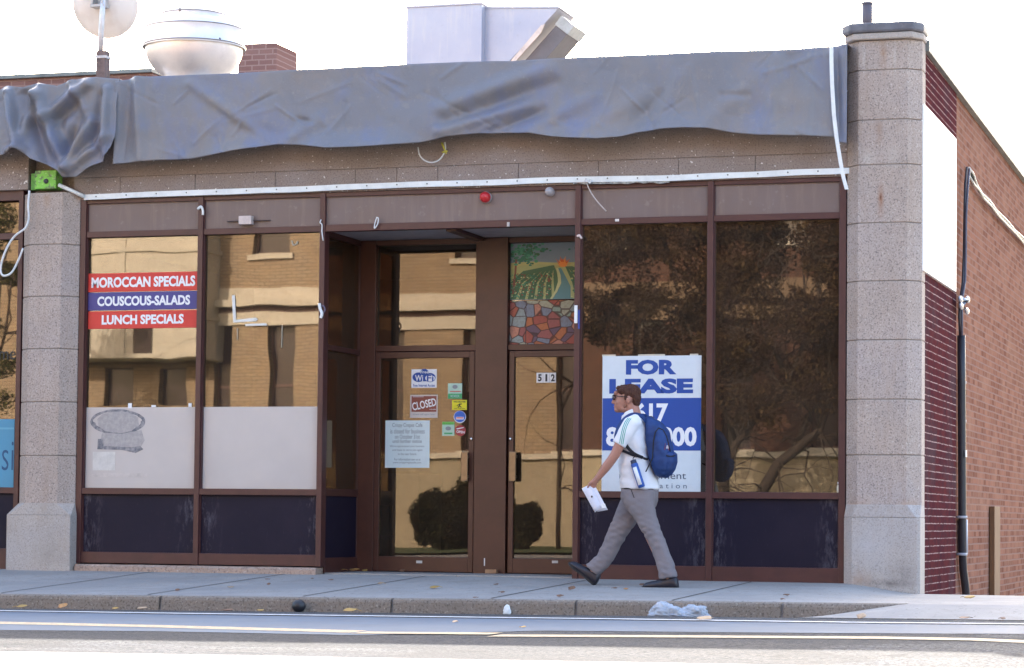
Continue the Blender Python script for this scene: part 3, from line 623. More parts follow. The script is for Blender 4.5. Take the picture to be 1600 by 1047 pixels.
# ================================================================ tarpaulins over the old sign band
def interp(pts, x):
    if x <= pts[0][0]: return pts[0][1]
    for (a, b), (c, d) in zip(pts[:-1], pts[1:]):
        if x <= c: t = (x-a)/(c-a); return b+(d-b)*t
    return pts[-1][1]
def tarp(name, x0, x1, top, bot, folds, mat, label, nu, nv, seed, amp=.03, hem=()):
    rf = random.Random(seed*10); folds = list(folds); hem = list(hem)
    for k in range(int(abs(x1-x0)/22)):   # small sharp creases
        ax = rf.uniform(x0, x1); ay = rf.uniform(interp(top, ax)+4, interp(bot, ax)-4); an = rf.choice([rf.gauss(-.6, .25), rf.gauss(1.5, .2), rf.gauss(.6, .3)]); L = rf.uniform(20, 95)
        folds.append((ax, ay, ax+L*math.cos(an), ay+L*math.sin(an), rf.uniform(2.2, 4.5), rf.choice((-1, 1, 1))*rf.uniform(.005, .012)))
    b = MB(); vs = []; back = 5; YT = -.20
    for j in range(-back, nv+1):
        for i in range(nu+1):
            px = x0+(x1-x0)*i/nu; v = max(0, j/nv); pt, pb = interp(top, px), interp(bot, px); py = pt+(pb-pt)*v
            x, z = W(px, py, YT); d = -.02-.05*v
            for (ax, ay, bx, by, wd, am) in folds:
                lx, ly = bx-ax, by-ay; L = lx*lx+ly*ly; t = max(0, min(1, ((px-ax)*lx+(py-ay)*ly)/L))
                if abs(py-ay) > abs(ly)+4*wd or abs(px-ax) > abs(lx)+4*wd: continue
                q = math.hypot(px-ax-t*lx, py-ay-t*ly)/wd
                d -= am*math.exp(-q*q)*(.55+.45*math.sin(math.pi*min(1, max(.1, t))))
            d += amp*noise.noise((x*1.3+seed, z*1.7, seed))+amp*.3*(1-2*abs(noise.noise((x*2.1+z*1.3, z*3.4-x*.8, seed+9))))*.6+amp*.35*noise.noise((x*4.2+seed, z*3.1, seed+3))+amp*.12*noise.noise((x*13+seed, z*9, seed+3))
            for hx, hw, ha in hem: d -= ha*math.exp(-((px-hx)/hw)**2)*max(0, (v-.72)/.28)**2
            y = YT+d
            if j < 0: y = YT+.06+(.62)*(-j/back)+d*(1+j/back); z += .015*(-j)/back*(1+noise.noise((x*3, j, seed)))-.01*max(0, -j-3)
            vs.append((x, y, z))
    n = nu+1; b.smooth = True
    b.add(vs, [(j*n+i, (j+1)*n+i, (j+1)*n+i+1, j*n+i+1) for j in range(nv+back) for i in range(nu)])
    o = b.build(name, mat); s = o.modifiers.new('thickness', 'SOLIDIFY'); s.thickness = .006; s.offset = 1
    return tag(o, label, 'tarpaulin', 'grey tarpaulins hung over the sign band')
m = Mat('tarpaulin', (.19, .185, .205), .42, 0, .5)
m.spots(1.1, .45, .75, (.25, .205, .175), 5, .85); m.spots(2.4, .5, .75, (.155, .175, .28), 5, .9, m.scaled((1, 1, .6))); m.spots(9, .58, .75, (.28, .25, .225), 5, .4)
wv = m.n('ShaderNodeTexWave', {'Vector': m.co, 'Scale': 60., 'Distortion': .5}, bands_direction='Z').outputs['Fac']
m.spots(40, .62, .72, (.30, .29, .29), 5, .35); m.spots(3.2, .62, .68, (.15, .14, .14), 6, .5)
m.bump(m.n('ShaderNodeMath', {0: m.noise(20, 7, .7, None, 1.2), 1: m.mul(wv, .12)}, operation='ADD').outputs[0], .38, .012)
M['tarp'] = m.done()
topR = [(180, 128), (215, 121), (240, 121), (380, 115), (500, 109), (620, 103), (690, 99), (760, 97), (800, 97), (860, 93), (1000, 87), (1150, 81), (1250, 77), (1298, 74), (1326, 70)]
botR = [(180, 258), (205, 256), (250, 252), (300, 250), (340, 244), (400, 235), (440, 228), (475, 229), (520, 235), (570, 233), (620, 229), (660, 225), (700, 215), (750, 210), (790, 209), (830, 210), (870, 217), (900, 220), (940, 221), (970, 218), (1000, 210), (1030, 206), (1075, 203), (1110, 203), (1150, 210), (1190, 214), (1250, 215), (1304, 216), (1312, 224), (1326, 226)]
fR = [(218, 122, 224, 250, 9, .06), (199, 126, 197, 250, 10, -.06), (300, 132, 430, 224, 9, .035), (310, 150, 420, 232, 14, -.02), (450, 225, 500, 190, 10, .03), (445, 226, 380, 190, 12, -.02),
      (690, 170, 860, 108, 12, .045), (700, 190, 870, 130, 11, -.04), (690, 207, 830, 165, 9, .04), (770, 208, 850, 175, 8, -.04), (830, 208, 930, 150, 12, .03), (905, 215, 1010, 150, 14, .025), (980, 212, 1030, 150, 10, -.03), (1035, 205, 1060, 120, 12, .03),
      (1100, 200, 1200, 110, 16, .025), (1215, 90, 1200, 200, 9, .03), (1235, 90, 1240, 205, 12, -.025), (1270, 80, 1262, 210, 8, .02), (1308, 75, 1312, 215, 6, -.05), (560, 110, 640, 220, 25, .02), (1130, 150, 1170, 150, 6, -.02), (470, 188, 490, 192, 5, -.03)]
tarp('tarpaulin', 181, 1325, topR, botR, fR, M['tarp'], 'long grey tarpaulin stretched along the top of the shopfront above the entrance', 640, 60, 2.3, .035, [(385, 45, .10), (530, 60, .10), (600, 50, .06), (900, 60, .11), (1060, 40, .08), (960, 40, .05), (680, 25, -.02), (1230, 60, .05)])
topL = [(-160, 150), (-60, 146), (0, 141), (12, 135), (35, 137), (60, 131), (90, 135), (115, 126), (150, 121), (185, 124)]
botL = [(-160, 260), (-70, 250), (0, 247), (25, 240), (40, 236), (55, 250), (75, 258), (95, 268), (102, 278), (125, 278), (135, 270), (150, 262), (168, 255), (176, 240), (186, 215)]
fL = [(14, 145, 36, 232, 6, .14), (55, 150, 38, 230, 7, .07), (64, 150, 105, 262, 8, .13), (40, 150, 78, 255, 9, -.09), (138, 132, 72, 188, 8, .12), (120, 160, 80, 200, 12, -.08), (66, 135, 60, 160, 5, .09), (150, 190, 108, 262, 8, .12), (125, 190, 102, 250, 9, -.08), (168, 140, 172, 245, 6, .10), (158, 150, 152, 230, 7, -.06), (176, 215, 112, 268, 7, .08), (20, 238, 45, 236, 5, .10), (-60, 150, -20, 240, 12, .1), (-110, 150, -90, 250, 10, .08), (-30, 150, -70, 240, 9, -.06), (112, 128, 135, 170, 6, .06)]
tarp('tarpaulin', -160, 186, topL, botL, fL, M['tarp'], 'bunched grey tarpaulin with deep folds sagging above the left pillar', 200, 60, 7.7, .05, [(60, 30, .05), (150, 25, .05)])
# white ribbon hanging at the end of the long tarpaulin
def ribbon(name, pts, wpx, Y, th, mat, label, cat, **k):
    b = MB(); rings = []
    for i, p in enumerate(pts):
        (px, py) = p[:2]; yy = Y+(p[2] if len(p) > 2 else 0); a = W(px-wpx/2, py, yy); c = W(px+wpx/2, py, yy)
        rings.append([(a[0], yy, a[1]), (c[0], yy, c[1]), (c[0], yy+th, c[1]), (a[0], yy+th, a[1])])
    b.loft(rings); b.sm = [False]*len(b.f); return tag(b.build(name, mat), label, cat, **k)
ribbon('hanging_strip', [(1299, 73, .02), (1299, 95), (1300, 130), (1303, 180), (1307, 215), (1313, 252), (1318, 278), (1323, 296)], 6, -.33, .006, M['white_paint'], 'thin white strip hanging down over the right end of the long tarpaulin', 'strip')
# white trim board along the top of the windows
tp = [(131, 304.5), (230, 299.5), (320, 296.5), (420, 293), (505, 289.5), (560, 287), (620, 285), (700, 282.5), (800, 279.5), (905, 276), (960, 275), (1010, 274.5), (1060, 273), (1110, 270.5), (1180, 268), (1240, 265.5), (1327, 262)]
b = MB(); rings = []
for i in range(121):
    px = 131+(1327-131)*i/120; py = interp(tp, px); x, z = W(px, py, -.045); hgt = .052+.004*noise.noise((x*3, 0, 1)); dz = .006*noise.noise((x*1.7, 5, 0)); yy = -.045-.012*max(0, noise.noise((x*.9, 2, 2)))
    rings.append([(x, yy, z+dz-hgt), (x, yy-.004, z+dz), (x, yy+.02, z+dz), (x, yy+.02, z+dz-hgt)])
b.loft(rings); b.sm = [False]*len(b.f); trim = b.build('trim_board', flat('trim_white', (.82, .84, .84), .5, 0, .08, 6))
tag(trim, 'long thin white trim running under the concrete band above all the windows', 'trim')
b = MB()
SG = flat('screw_grey', (.2, .2, .2), .5, .5)
for px in range(150, 1320, 47): p = P3(px, interp(tp, px)+3.5, -.055); MB().lathe([(0, .004), (.007, .003), (.007, 0)], (p.x, p.y+.002, p.z), 8, (0, -1, 0)).build('screw', SG, trim)
b = MB(); rings = []
for i in range(60):
    px = 896+150*i/59; py = interp(tp, px)+8.5; x, z = W(px, py, -.03); dd = .02+.02*noise.noise((x*9, 3, 0)); rings.append([(x, -.03, z), (x, -.036-.02*abs(noise.noise((x*6, 0, 0))), z-dd), (x, -.022, z-dd), (x, -.022, z)])
b.loft(rings); b.build('peeling_edge', flat('peeling_paint', (.55, .55, .54), .7, 0, .5, 40), trim)
# green box and its pipe
gb = thing('junction_box', P3(72, 298, -.06), 'small box splashed with bright green paint on top of the left pillar', 'junction box')
a, c = P3(56, 297, -.06), P3(90, 266, -.06)
m = Mat('green_paint', (.22, .58, .07), .5); m.spots(16, .52, .6, (.10, .12, .07), 4, .9); m.spots(30, .55, .65, (.45, .72, .25), 3, .6)
b = MB().box(a.x, c.x, -.09, .05, a.z+.004, c.z); b.build('box_body', m.done(), gb, .008)
MB().box(WX(50, 280, -.02), a.x-.01, -.04, .04, a.z+.004, c.z-.02).build('side_plate', flat('green_dark', (.14, .38, .06), .6, 0, .3, 30), gb, .004)
MB().lathe([(0, .02), (.022, .015), (.026, 0)], (WX(72, 285, -.09), -.09, WZ(76, 283, -.09)), 12, (0, -1, 0)).build('knob', flat('dark_knob', (.06, .06, .07), .5), gb)
b = MB().tube([P3(92, 289, -.1), P3(112, 298, -.09), P3(131, 307, -.06)], .019, 10); tag(b.build('conduit_pipe', M['white_paint']), 'short white pipe slanting from the green box to the white trim', 'pipe')
def cable(pts, r, mat, label, Y=-.05, name='cable', cat='cable', n=6, **k):
    ps = [P3(p[0], p[1], Y+(p[2] if len(p) > 2 else 0)) for p in pts]
    out = []
    for i in range(len(ps)-1):          # smooth through the points
        p0, p1, p2, p3 = ps[max(0, i-1)], ps[i], ps[i+1], ps[min(len(ps)-1, i+2)]
        for t in (0, .25, .5, .75): out.append(.5*((2*p1)+(p2-p0)*t+(2*p0-5*p1+4*p2-p3)*t*t+(3*p1-p0-3*p2+p3)*t**3))
    out.append(ps[-1]); return tag(MB().tube(out, r, n).build(name, mat), label, cat, **k)
WHT = flat('white_cable', (.74, .74, .74), .5); 
cable([(46, 298), (44, 322), (45, 340), (40, 356), (24, 368), (12, 385), (3, 408), (1, 424), (6, 431), (18, 426), (28, 408), (36, 388)], .011, WHT, 'white cable looping out from the left pillar in front of the neighbouring window', -.2)
lw = cable([(653, 230), (656, 243), (664, 251), (675, 254), (686, 250), (693, 241), (696, 232), (695, 222)], .007, WHT, 'loose loop of white wire hanging below the tarpaulin above the entrance', -.08, 'wire_loop', 'wire')
lw['_o'] = tuple(lw.location)
MB().tube([P3(690, 223, -.085), P3(694, 232, -.09), P3(697, 240, -.085), P3(691, 238, -.09), P3(699, 236, -.095)], .009, 6).build('yellow_connector', flat('yellow_connector', (.6, .55, .08), .5), lw)
cable([(916, 280), (919, 292), (926, 305), (936, 318), (947, 330)], .006, flat('grey_wire', (.55, .48, .46), .6), 'thin pale wire dangling from the white trim right of the entrance', -.06, 'dangling_wire', 'wire')
cable([(913, 282), (917, 284), (923, 281), (921, 286), (915, 279)], .007, WHT, 'small white knot of wire tied on the trim beside a rusty bracket', -.075, 'wire_knot', 'wire')
# alarm domes and small fixtures on the header
def dome(px, py, r, col, label, rough):
    p = P3(px, py, .028); t = thing('alarm_dome', p, label, 'alarm light')
    MB().lathe([(r*1.05, .0), (r*1.05, .03), (r*.8, .034)], p, 24, (0, -1, 0)).build('base_ring', flat('dome_base', (.35, .3, .3), .5), t)
    MB().lathe([(0, .03+r*1.2), (r*.45, .03+r*1.1), (r*.78, .03+r*.8), (r*.97, .03+r*.4), (r, .03)], p, 24, (0, -1, 0)).build('lens', flat('dome_lens', col, rough, 0, .05), t)
dome(760, 309, .052, (.55, .025, .03), 'red dome light on the brown panel above the entrance', .3); dome(860, 300, .042, (.42, .38, .39), 'grey dome light on the brown panel above the entrance', .18)
t = thing('light_fixture', P3(383, 350, .02), 'small pale square lamp on a dark bar above the second window', 'lamp')
a, c = P3(373, 351, -.04), P3(393, 337, -.04); MB().box(a.x, c.x, -.05, .02, a.z, c.z).build('lamp_body', flat('pale_housing', (.66, .54, .50), .5), t, .006)
a, c = P3(354, 346, .0), P3(421, 343.5, .0); MB().box(a.x, c.x, .0, .027, a.z, c.z).build('mounting_bar', flat('dark_bar', (.06, .05, .07), .5), t)
cable([(309, 327), (314, 323), (317, 329), (317, 336)], .013, M['white_paint'], 'white hook on the mullion between the two left windows', -.03, 'hook', 'hook')
cable([(502, 343), (500, 348), (503, 351), (503, 362), (505, 376)], .006, WHT, 'thin white wire hanging on the mullion left of the entrance', -.03, 'dangling_wire', 'wire')
cable([(589, 339), (586, 348), (585, 357), (590, 350), (591, 341), (588, 340)], .006, WHT, 'small white wire loop hanging from the entrance header', -.03, 'wire_loop', 'wire')
t = cable([(499, 474), (500, 482), (503, 490), (501, 497)], .016, M['white_paint'], 'torn white tag stuck on the mullion at the left edge of the entrance', -.025, 'paper_tag', 'tag')
cable([(498, 480), (505, 478), (508, 484), (505, 489)], .009, flat('tape_dark', (.12, .09, .14), .5), 'dark scrap of tape behind the torn white tag on the mullion', -.02, 'tape_scrap', 'tape')
def plate(name, px0, px1, py0, py1, Y, mat, label, cat, th=.004, bev=0, **k):
    a, c = P3(px0, py1, Y), P3(px1, py0, Y); return tag(MB().box(a.x, c.x, Y, Y+th, a.z, c.z).build(name, mat, None, bev), label, cat, **k)
plate('lock_plate', 897, 902, 477, 505, -.03, M['white_paint'], 'narrow white plate on the mullion right of the entrance', 'plate', .015, .002)
plate('blue_strip', 903, 906, 484, 514, -.02, flat('blue_strip', (.03, .06, .3), .5), 'narrow blue strip beside the white plate on the entrance mullion', 'strip', .006)
cable([(902, 370), (905, 368), (909, 373)], .012, flat('pale_pink', (.7, .55, .5), .5), 'small pale hook on the mullion above the white plate', -.03, 'hook', 'hook')
cable([(899, 283), (903, 285), (908, 284)], .012, flat('rust', (.38, .14, .04), .8), 'small rusty bracket under the white trim at the top of the entrance mullion', -.03, 'bracket', 'bracket')
plate('clip', 792, 796, 347, 354, -.012, flat('clip_grey', (.5, .45, .43), .5), 'tiny grey clip on the header rail over the entrance', 'clip', .01)
plate('clip', 961, 967, 342, 346, -.012, flat('clip_white', (.7, .66, .64), .5), 'tiny white clip on the rail above the lease sign', 'clip', .01)
# ================================================================ on the roof
t = thing('satellite_dish', (WX(160, 122, 3.), 3., 4.2), 'white satellite dish seen from behind on its mast above the bunched tarpaulin', 'satellite dish')
c0 = P3(160, 10, 3.); ax = Vector((-.15, .93, .34)).normalized(); R = .368
prof = [(r*R, .30*R*r*r) for r in (0, .2, .4, .6, .8, .92, 1.)]+[(1.02*R, .31*R), (1.0*R, .325*R)]+[(r*R, .30*R*r*r+.008) for r in (.9, .6, .3, 0)]
m = Mat('dish_paint', (.80, .75, .70), .5); m.spots(2.5, .42, .7, (.62, .52, .44), 4, .8); m.done()
MB().lathe(prof, c0, 56, ax).build('reflector', m.m, t)
p1, p2 = P3(161, -8, 2.9), P3(157, 84, 2.95)
MB().tube([p1, P3(160, 20, 2.88), P3(158, 50, 2.9), p2], .031, 12).build('mast', flat('galvanised', (.62, .62, .64), .4, .4), t)
MB().box(c0.x-.085, c0.x+.085, 2.86, 3.0, c0.z-.03, c0.z).box(c0.x-.075, c0.x-.05, 2.86, 3., c0.z, c0.z+.14).box(c0.x+.05, c0.x+.075, 2.86, 3., c0.z, c0.z+.14).build('bracket', flat('galvanised_dull', (.5, .47, .45), .5, .3), t, .003)
a, c = P3(153, 124, 2.95), P3(168, 80, 2.95)
MB().box(a.x, c.x, 2.9, 3.02, 4.2, c.z).build('post', flat('dark_post', (.17, .12, .11), .8, 0, .3, 8), t, .004)
MB().box(a.x-.006, c.x+.006, 2.893, 3.027, P3(160, 92, 2.95).z, P3(160, 88, 2.95).z).build('strap', flat('pale_strap', (.6, .56, .54), .5), t)
YV = 4.2; cv = P3(303, 90, YV); t = thing('exhaust_fan', (cv.x, YV, 4.2), 'round spun metal exhaust fan on the roof behind the tarpaulin', 'exhaust fan')
pxm = P3(304, 90, YV).x-cv.x; rr = lambda px: px*pxm; zz = lambda py: WZ(303, py, YV)
MET = flat('spun_aluminium', (.78, .73, .70), .4, .6, .06, 5)
MB().lathe([(rr(r), zz(y)) for r, y in ((40, 150), (42, 122), (50, 115), (59, 106), (65, 96), (68.5, 86), (70, 76), (70, 72))], (cv.x, YV, 0), 56).build('bowl', MET, t)
MB().lathe([(rr(r), zz(y)) for r, y in ((73.5, 77), (74.5, 74), (72, 72.5), (71.5, 50), (72.5, 49), (72.5, 47.5), (71, 46), (69.5, 41), (64, 37), (54, 35))], (cv.x, YV, 0), 56).build('wind_band', flat('bright_aluminium', (.78, .77, .80), .45, .15, .05, 5), t)
SEAM = flat('fan_seam', (.16, .14, .14), .5)
for r_, y_ in ((74.6, 74.5), (72.6, 48.2), (51.2, 26)): MB().lathe([(rr(r_), zz(y_+.7)), (rr(r_+.5), zz(y_)), (rr(r_), zz(y_-.9))], (cv.x, YV, 0), 56).build('seam', SEAM, t)
MB().lathe([(rr(r), zz(y)) for r, y in ((53, 38), (50.5, 34), (50, 27), (51, 26.5), (50.5, 25), (48, 24), (44, 20), (30, 16), (0, 14))], (cv.x, YV, 0), 56).build('top_cap', flat('cap_aluminium', (.78, .77, .80), .45, .15, .05, 5), t)
b = MB()
for px, py in ((361, 73), (303, 26)):
    r0 = 71 if py > 40 else 49; dx = (px-303)/r0; MB().ell((cv.x+rr(px-303), YV-rr(r0)*math.sqrt(max(0, 1-dx*dx))-.005, zz(py)), (.018, .012, .025), None, 8, 6).build('latch', flat('dark_latch', (.1, .09, .09), .5), t)
MB().box(cv.x-.35, cv.x+.35, YV-.35, YV+.35, 4.2, zz(140)+.1).build('curb', MET, t)
t = thing('brick_chimney', (WX(405, 110, 10.), 10., 4.), 'small square brick chimney beyond the round exhaust fan', 'chimney')
a, c = P3(371, 130, 10.), P3(432, 67, 10.); MB().box(a.x, c.x, 10., 10.75, 4.2, c.z).build('stack', M['chimney_brick'], t, .01)
MB().box(a.x+.1, c.x-.1, 10.12, 10.6, c.z+.002, c.z+.03).build('mortar_cap', flat('cap_mortar', (.4, .33, .3), .9), t, .01)
YB = 3.6; a, c = P3(634, 110, YB), P3(753, 4, YB); t = thing('rooftop_duct', ((a.x+c.x)/2, YB, 4.2), 'big grey sheet metal duct box with slanted intake hood on the roof', 'duct')
DUCT = Mat('duct_metal', (.50, .50, .56), .45, .35); DUCT.spots(1.6, .4, .7, (.42, .43, .52), 4); DUCT.spots(3, .55, .75, (.62, .58, .54), 4, .6, DUCT.scaled((5, 5, .5))); DUCT.spots(30, .6, .75, (.36, .35, .38), 3, .3); DUCT = DUCT.done()
b = MB().box(a.x, c.x, YB, YB+.8, 4.2, c.z); b.box(a.x-.01, c.x+.012, YB-.012, YB+.81, c.z-.018, c.z+.006); b.build('box', DUCT, t, .004)
q = lambda px, py, Y=YB+.12: W(px, py, Y)
b = MB().prism([q(756, 130), q(770, 130), q(793, 99), q(872, 14), q(872, 11), q(756, 12)], 'y', YB+.12, YB+.72); 
b.prism([q(756, 14), q(875, 13), q(875, 10), q(756, 10)], 'y', YB+.11, YB+.73); b.build('slanted_box', DUCT, t, .003)
b = MB().prism([q(799, 108), q(812, 98), q(865, 38), q(874, 22), q(894, 39), q(838, 104)], 'y', YB+.20, YB+.66)
b.build('hood', flat('hood_metal', (.20, .18, .18), .6, .3, .1, 5), t, .003)
b = MB().prism([q(874.5, 22), q(895, 38.5), q(884, 52), q(863.5, 36.5)], 'y', YB+.188, YB+.672); b.build('hood_lip', flat('lip_metal', (.5, .5, .47), .5, .3), t, .003)
b = MB().prism([q(795, 100), q(803, 100), q(846, 52), q(852, 38), q(846, 40)], 'y', YB+.10, YB+.122); b.build('edge_strip', flat('warm_strip', (.66, .56, .5), .4, .5), t)
t = thing('vent_pipe', P3(1355, 44, .02), 'short dark upright pipe on top of the right stone pillar', 'pipe'); p = P3(1355, 44, .02); zt_ = WZ(1355, 5, .02)
MB().tube([(p.x, .02, p.z-.05), (p.x, .02, zt_)], .047, 16).build('pipe', flat('pipe_grey', (.12, .10, .12), .6), t)
MB().lathe([(.053, -.012), (.053, .006), (.03, .006)], (p.x, .02, zt_), 16).build('rim', flat('pipe_rim', (.14, .12, .14), .5), t)
t = thing('rear_building', (-9, 9, 0), 'low brick rear building whose roof edge shows behind the bunched tarpaulin', 'building')
zt_ = WZ(60, 122, 9.); MB().box(-24, WX(238, 122, 9.), 9, 12, 0, zt_).build('wall', M['chimney_brick'], t); MB().box(-24, WX(240, 122, 9.), 8.93, 12.05, zt_, zt_+.05).build('coping', M['coping'], t)
# ================================================================ on the side wall
XS = XR
bd = thing('sign_board', (XS, 1., 2.75), 'blank white board mounted high on the brick side wall behind the right pillar', 'sign board')
pa, pb, pc, pd = PS(1440, 157, XS), PS(1489.5, 214, XS), PS(1490, 455, XS), PS(1440, 421, XS)
y1_ = (pb.y+pc.y)/2; zb_, zt_ = 2.75, 4.22
MB().box(XS+.003, XS+.028, -.02, y1_, zb_, zt_).build('panel', flat('board_white', (.88, .88, .88), .45, 0, .01), bd)
b = MB()
for y in (.3, 1., 1.9):
    for z in (zb_+.05, zt_-.05): MB().lathe([(0, .004), (.01, .002), (.012, 0)], (XS+.028, y, z), 8, (1, 0, 0)).build('screw', SG, bd)
XC = XS+.04
def wall_path(pts, X=XC): return [PS(px, py, X) for px, py in pts]
t = thing('wall_conduit', PS(1508, 928, XC), 'black conduit with a grey sleeve climbing the corner of the brick side wall', 'conduit')
BLK = flat('black_plastic', (.022, .02, .028), .45)
MB().tube(wall_path([(1510, 935), (1508, 912), (1505, 890), (1504, 866), (1503.5, 812), (1503, 700), (1502.5, 600), (1502, 524)]), .04, 12).build('pipe', BLK, t)
MB().tube(wall_path([(1504.5, 866), (1504, 812)]), .05, 12).build('sleeve', flat('grey_sleeve', (.30, .32, .40), .5), t)
b = MB()
for py in (810, 868, 600, 660): 
    p, q_ = wall_path([(1503, py), (1503, py-4)]); MB().tube([p, q_], .052 if py > 700 else .043, 12).build('clamp', flat('clamp_grey', (.4, .4, .45), .5), t)
MB().box(XC+.036, XC+.045, PS(1503, 708, XC).y-.05, PS(1503, 708, XC).y+.03, PS(1503, 714, XC).z, PS(1503, 704, XC).z).build('label', M['white_paint'], t)
def wcable(pts, r, mat, label, X=XC, g_='cables on the brick side wall'):
    ps = wall_path(pts, X); return tag(MB().tube(ps, r, 6).build('cable', mat), label, 'cable', g_)
wcable([(1500, 524), (1499, 495), (1500, 470), (1504, 445), (1506, 400), (1507, 340), (1508, 290), (1511, 262)], .014, BLK, 'outer black cable rising from the conduit to the hook on the brick wall')
wcable([(1503, 524), (1503, 495), (1503, 470), (1508, 440), (1509, 400), (1509.5, 340), (1512, 295), (1515, 264)], .013, flat('dark_grey_plastic', (.10, .09, .12), .45), 'inner dark grey cable rising beside the black one on the brick wall', XC+.02)
wcable([(1514, 262), (1521, 272), (1527, 290), (1534, 302), (1546, 313), (1558, 330), (1572, 343), (1586, 360), (1602, 374), (1640, 420)], .012, flat('cream_plastic', (.62, .60, .54), .5), 'upper pale cable swagging back along the brick wall')
wcable([(1514, 274), (1522, 288), (1530, 297), (1537, 310), (1549, 322), (1560, 337), (1574, 352), (1588, 366), (1602, 383), (1640, 432)], .012, flat('cream_plastic_old', (.5, .49, .44), .5), 'lower pale cable swagging back along the brick wall')
wcable([(1515, 266), (1524, 284), (1531, 300), (1541, 312), (1553, 328), (1566, 342), (1580, 357), (1602, 379), (1640, 426)], .016, flat('green_black_plastic', (.03, .04, .03), .5), 'dark cable between the two pale ones along the brick wall', XC-.012)
b = MB(); pts = wall_path([(1496, 468), (1507, 468), (1497, 478), (1506, 486)])
b.tube([p+Vector((.03, 0, 0)) for p in pts], .022, 6)
for p in pts: b.ell(p+Vector((.03, 0, 0)), (.02, .12, .035), None, 8, 6)
tag(b.build('cable_clamp', flat('clamp_steel', (.34, .36, .42), .4, .5)), 'small grey clamp gripping the black cables above the conduit', 'clamp')
a, c = PS(1551, 930, XS+.03), PS(1560, 792, XS+.03)
b = MB().box(XS-.006, XS+.05, a.y, c.y, a.z-.3, c.z); m = Mat('brown_timber', (.16, .075, .03), .8); m.spots(5, .4, .7, (.10, .045, .02), 4, .8, m.scaled((6, 6, .5)))
tag(b.build('timber_post', m.done(), None, .004), 'brown timber post standing against the foot of the brick side wall', 'post')
# ================================================================ signs and stickers
def ink(name, c): return flat(name, c, .5, 0, .03)
I = {k: ink('print_'+k, c) for k, c in dict(white=(.80, .79, .80), red=(.62, .038, .028), navy=(.06, .05, .22), blue=(.003, .055, .30), black=(.02, .02, .025), green=(.04, .33, .12), mint=(.42, .60, .50), yellow=(.75, .66, .02), brown=(.24, .055, .035), paper=(.66, .74, .74), grey=(.22, .24, .26), sky=(.03, .12, .5), cyan=(.07, .27, .42), orange=(.65, .12, .02), deepblue=(.01, .07, .17)).items()}
YG = .044                                             # face of things stuck on the shop panes
def sign(name, px0, px1, py0, py1, Y, mat, label, cat, th=.003, ref=None, bev=0, **k):
    rx, ry = ref or ((px0+px1)/2, (py0+py1)/2)
    x0, x1 = WX(px0, ry, Y), WX(px1, ry, Y); z0, z1 = WZ(rx, py1, Y), WZ(rx, py0, Y)
    t = thing(name, ((x0+x1)/2, Y, z0), label, cat, k.get('group')); MB().box(x0, x1, Y-th, Y, z0, z1).build('panel', mat, t, bev); return t
def letters(t, body, px0, px1, py0, py1, Y, mat, bold=.02, name='lettering', ref=None, **k):
    rx, ry = ref or ((px0+px1)/2, (py0+py1)/2); b = MB()
    text_mesh(b, body, WX(px0, ry, Y), WX(px1, ry, Y), WZ(rx, py1, Y), WZ(rx, py0, Y), Y, bold, **k); return b.build(name, mat, t)
def rect(t, px0, px1, py0, py1, Y, mat, name='band'):
    rx, ry = (px0+px1)/2, (py0+py1)/2; return MB().box(WX(px0, ry, Y), WX(px1, ry, Y), Y-.0015, Y, WZ(rx, py1, Y), WZ(rx, py0, Y)).build(name, mat, t)
def poly(t, pts, Y, mat, name, th=.0012): return MB().prism([W(px, py, Y) for px, py in pts], 'y', Y-th, Y).build(name, mat, t)
for body, y0, y1, mat, tx, lab in (('MOROCCAN SPECIALS', 426, 455, 'red', (143, 305), 'red window banner reading MOROCCAN SPECIALS'), ('COUSCOUS-SALADS', 456, 484, 'navy', (152, 297), 'purple window banner reading COUSCOUS-SALADS'), ('LUNCH SPECIALS', 485.5, 513, 'red', (159, 287), 'red window banner reading LUNCH SPECIALS')):
    t = sign('window_banner', 138, 309.3, y0, y1, YG, I[mat], lab, 'banner', group='stacked banners on the left window')
    letters(t, body, tx[0], tx[1], y0+6, y1-6.5, YG-.004, I['white'], .04)
ln = sign('lease_sign', 941, 1095.5, 556, 768, YG, ink('sign_white', (.62, .66, .70)), 'large white and blue FOR LEASE sign with a phone number in the window', 'sign', .006)
rect(ln, 941.3, 1095.2, 622, 704, YG-.0065, I['blue'], 'blue_band')
letters(ln, 'FOR', 978, 1057, 562, 585.5, YG-.0075, I['blue'], .055); letters(ln, 'LEASE', 952, 1083, 591.5, 615, YG-.0075, I['blue'], .055)
letters(ln, '617', 992, 1044, 629.5, 659, YG-.0085, I['white'], .04, 'phone_number'); letters(ln, '864-9000', 947, 1088.5, 666.5, 698, YG-.0085, I['white'], .04, 'phone_number')
letters(ln, 'Development', 968, 1072, 737.5, 752, YG-.0075, ink('sign_ink', (.05, .07, .12)), .0, 'company_name'); letters(ln, 'c o r p o r a t i o n', 969, 1073, 755.5, 765.5, YG-.0075, ink('sign_ink_pale', (.07, .1, .16)), .0, 'company_name')
for a, c in ((941, 962), (997, 1039), (1078, 1091)): MB().box(WX(a, 555, YG), WX(c, 555, YG), YG-.003, YG+.002, WZ(1018, 556.3, YG), WZ(1018, 553.5, YG)).build('tape', flat('masking_tape', (.6, .52, .4), .7), ln)
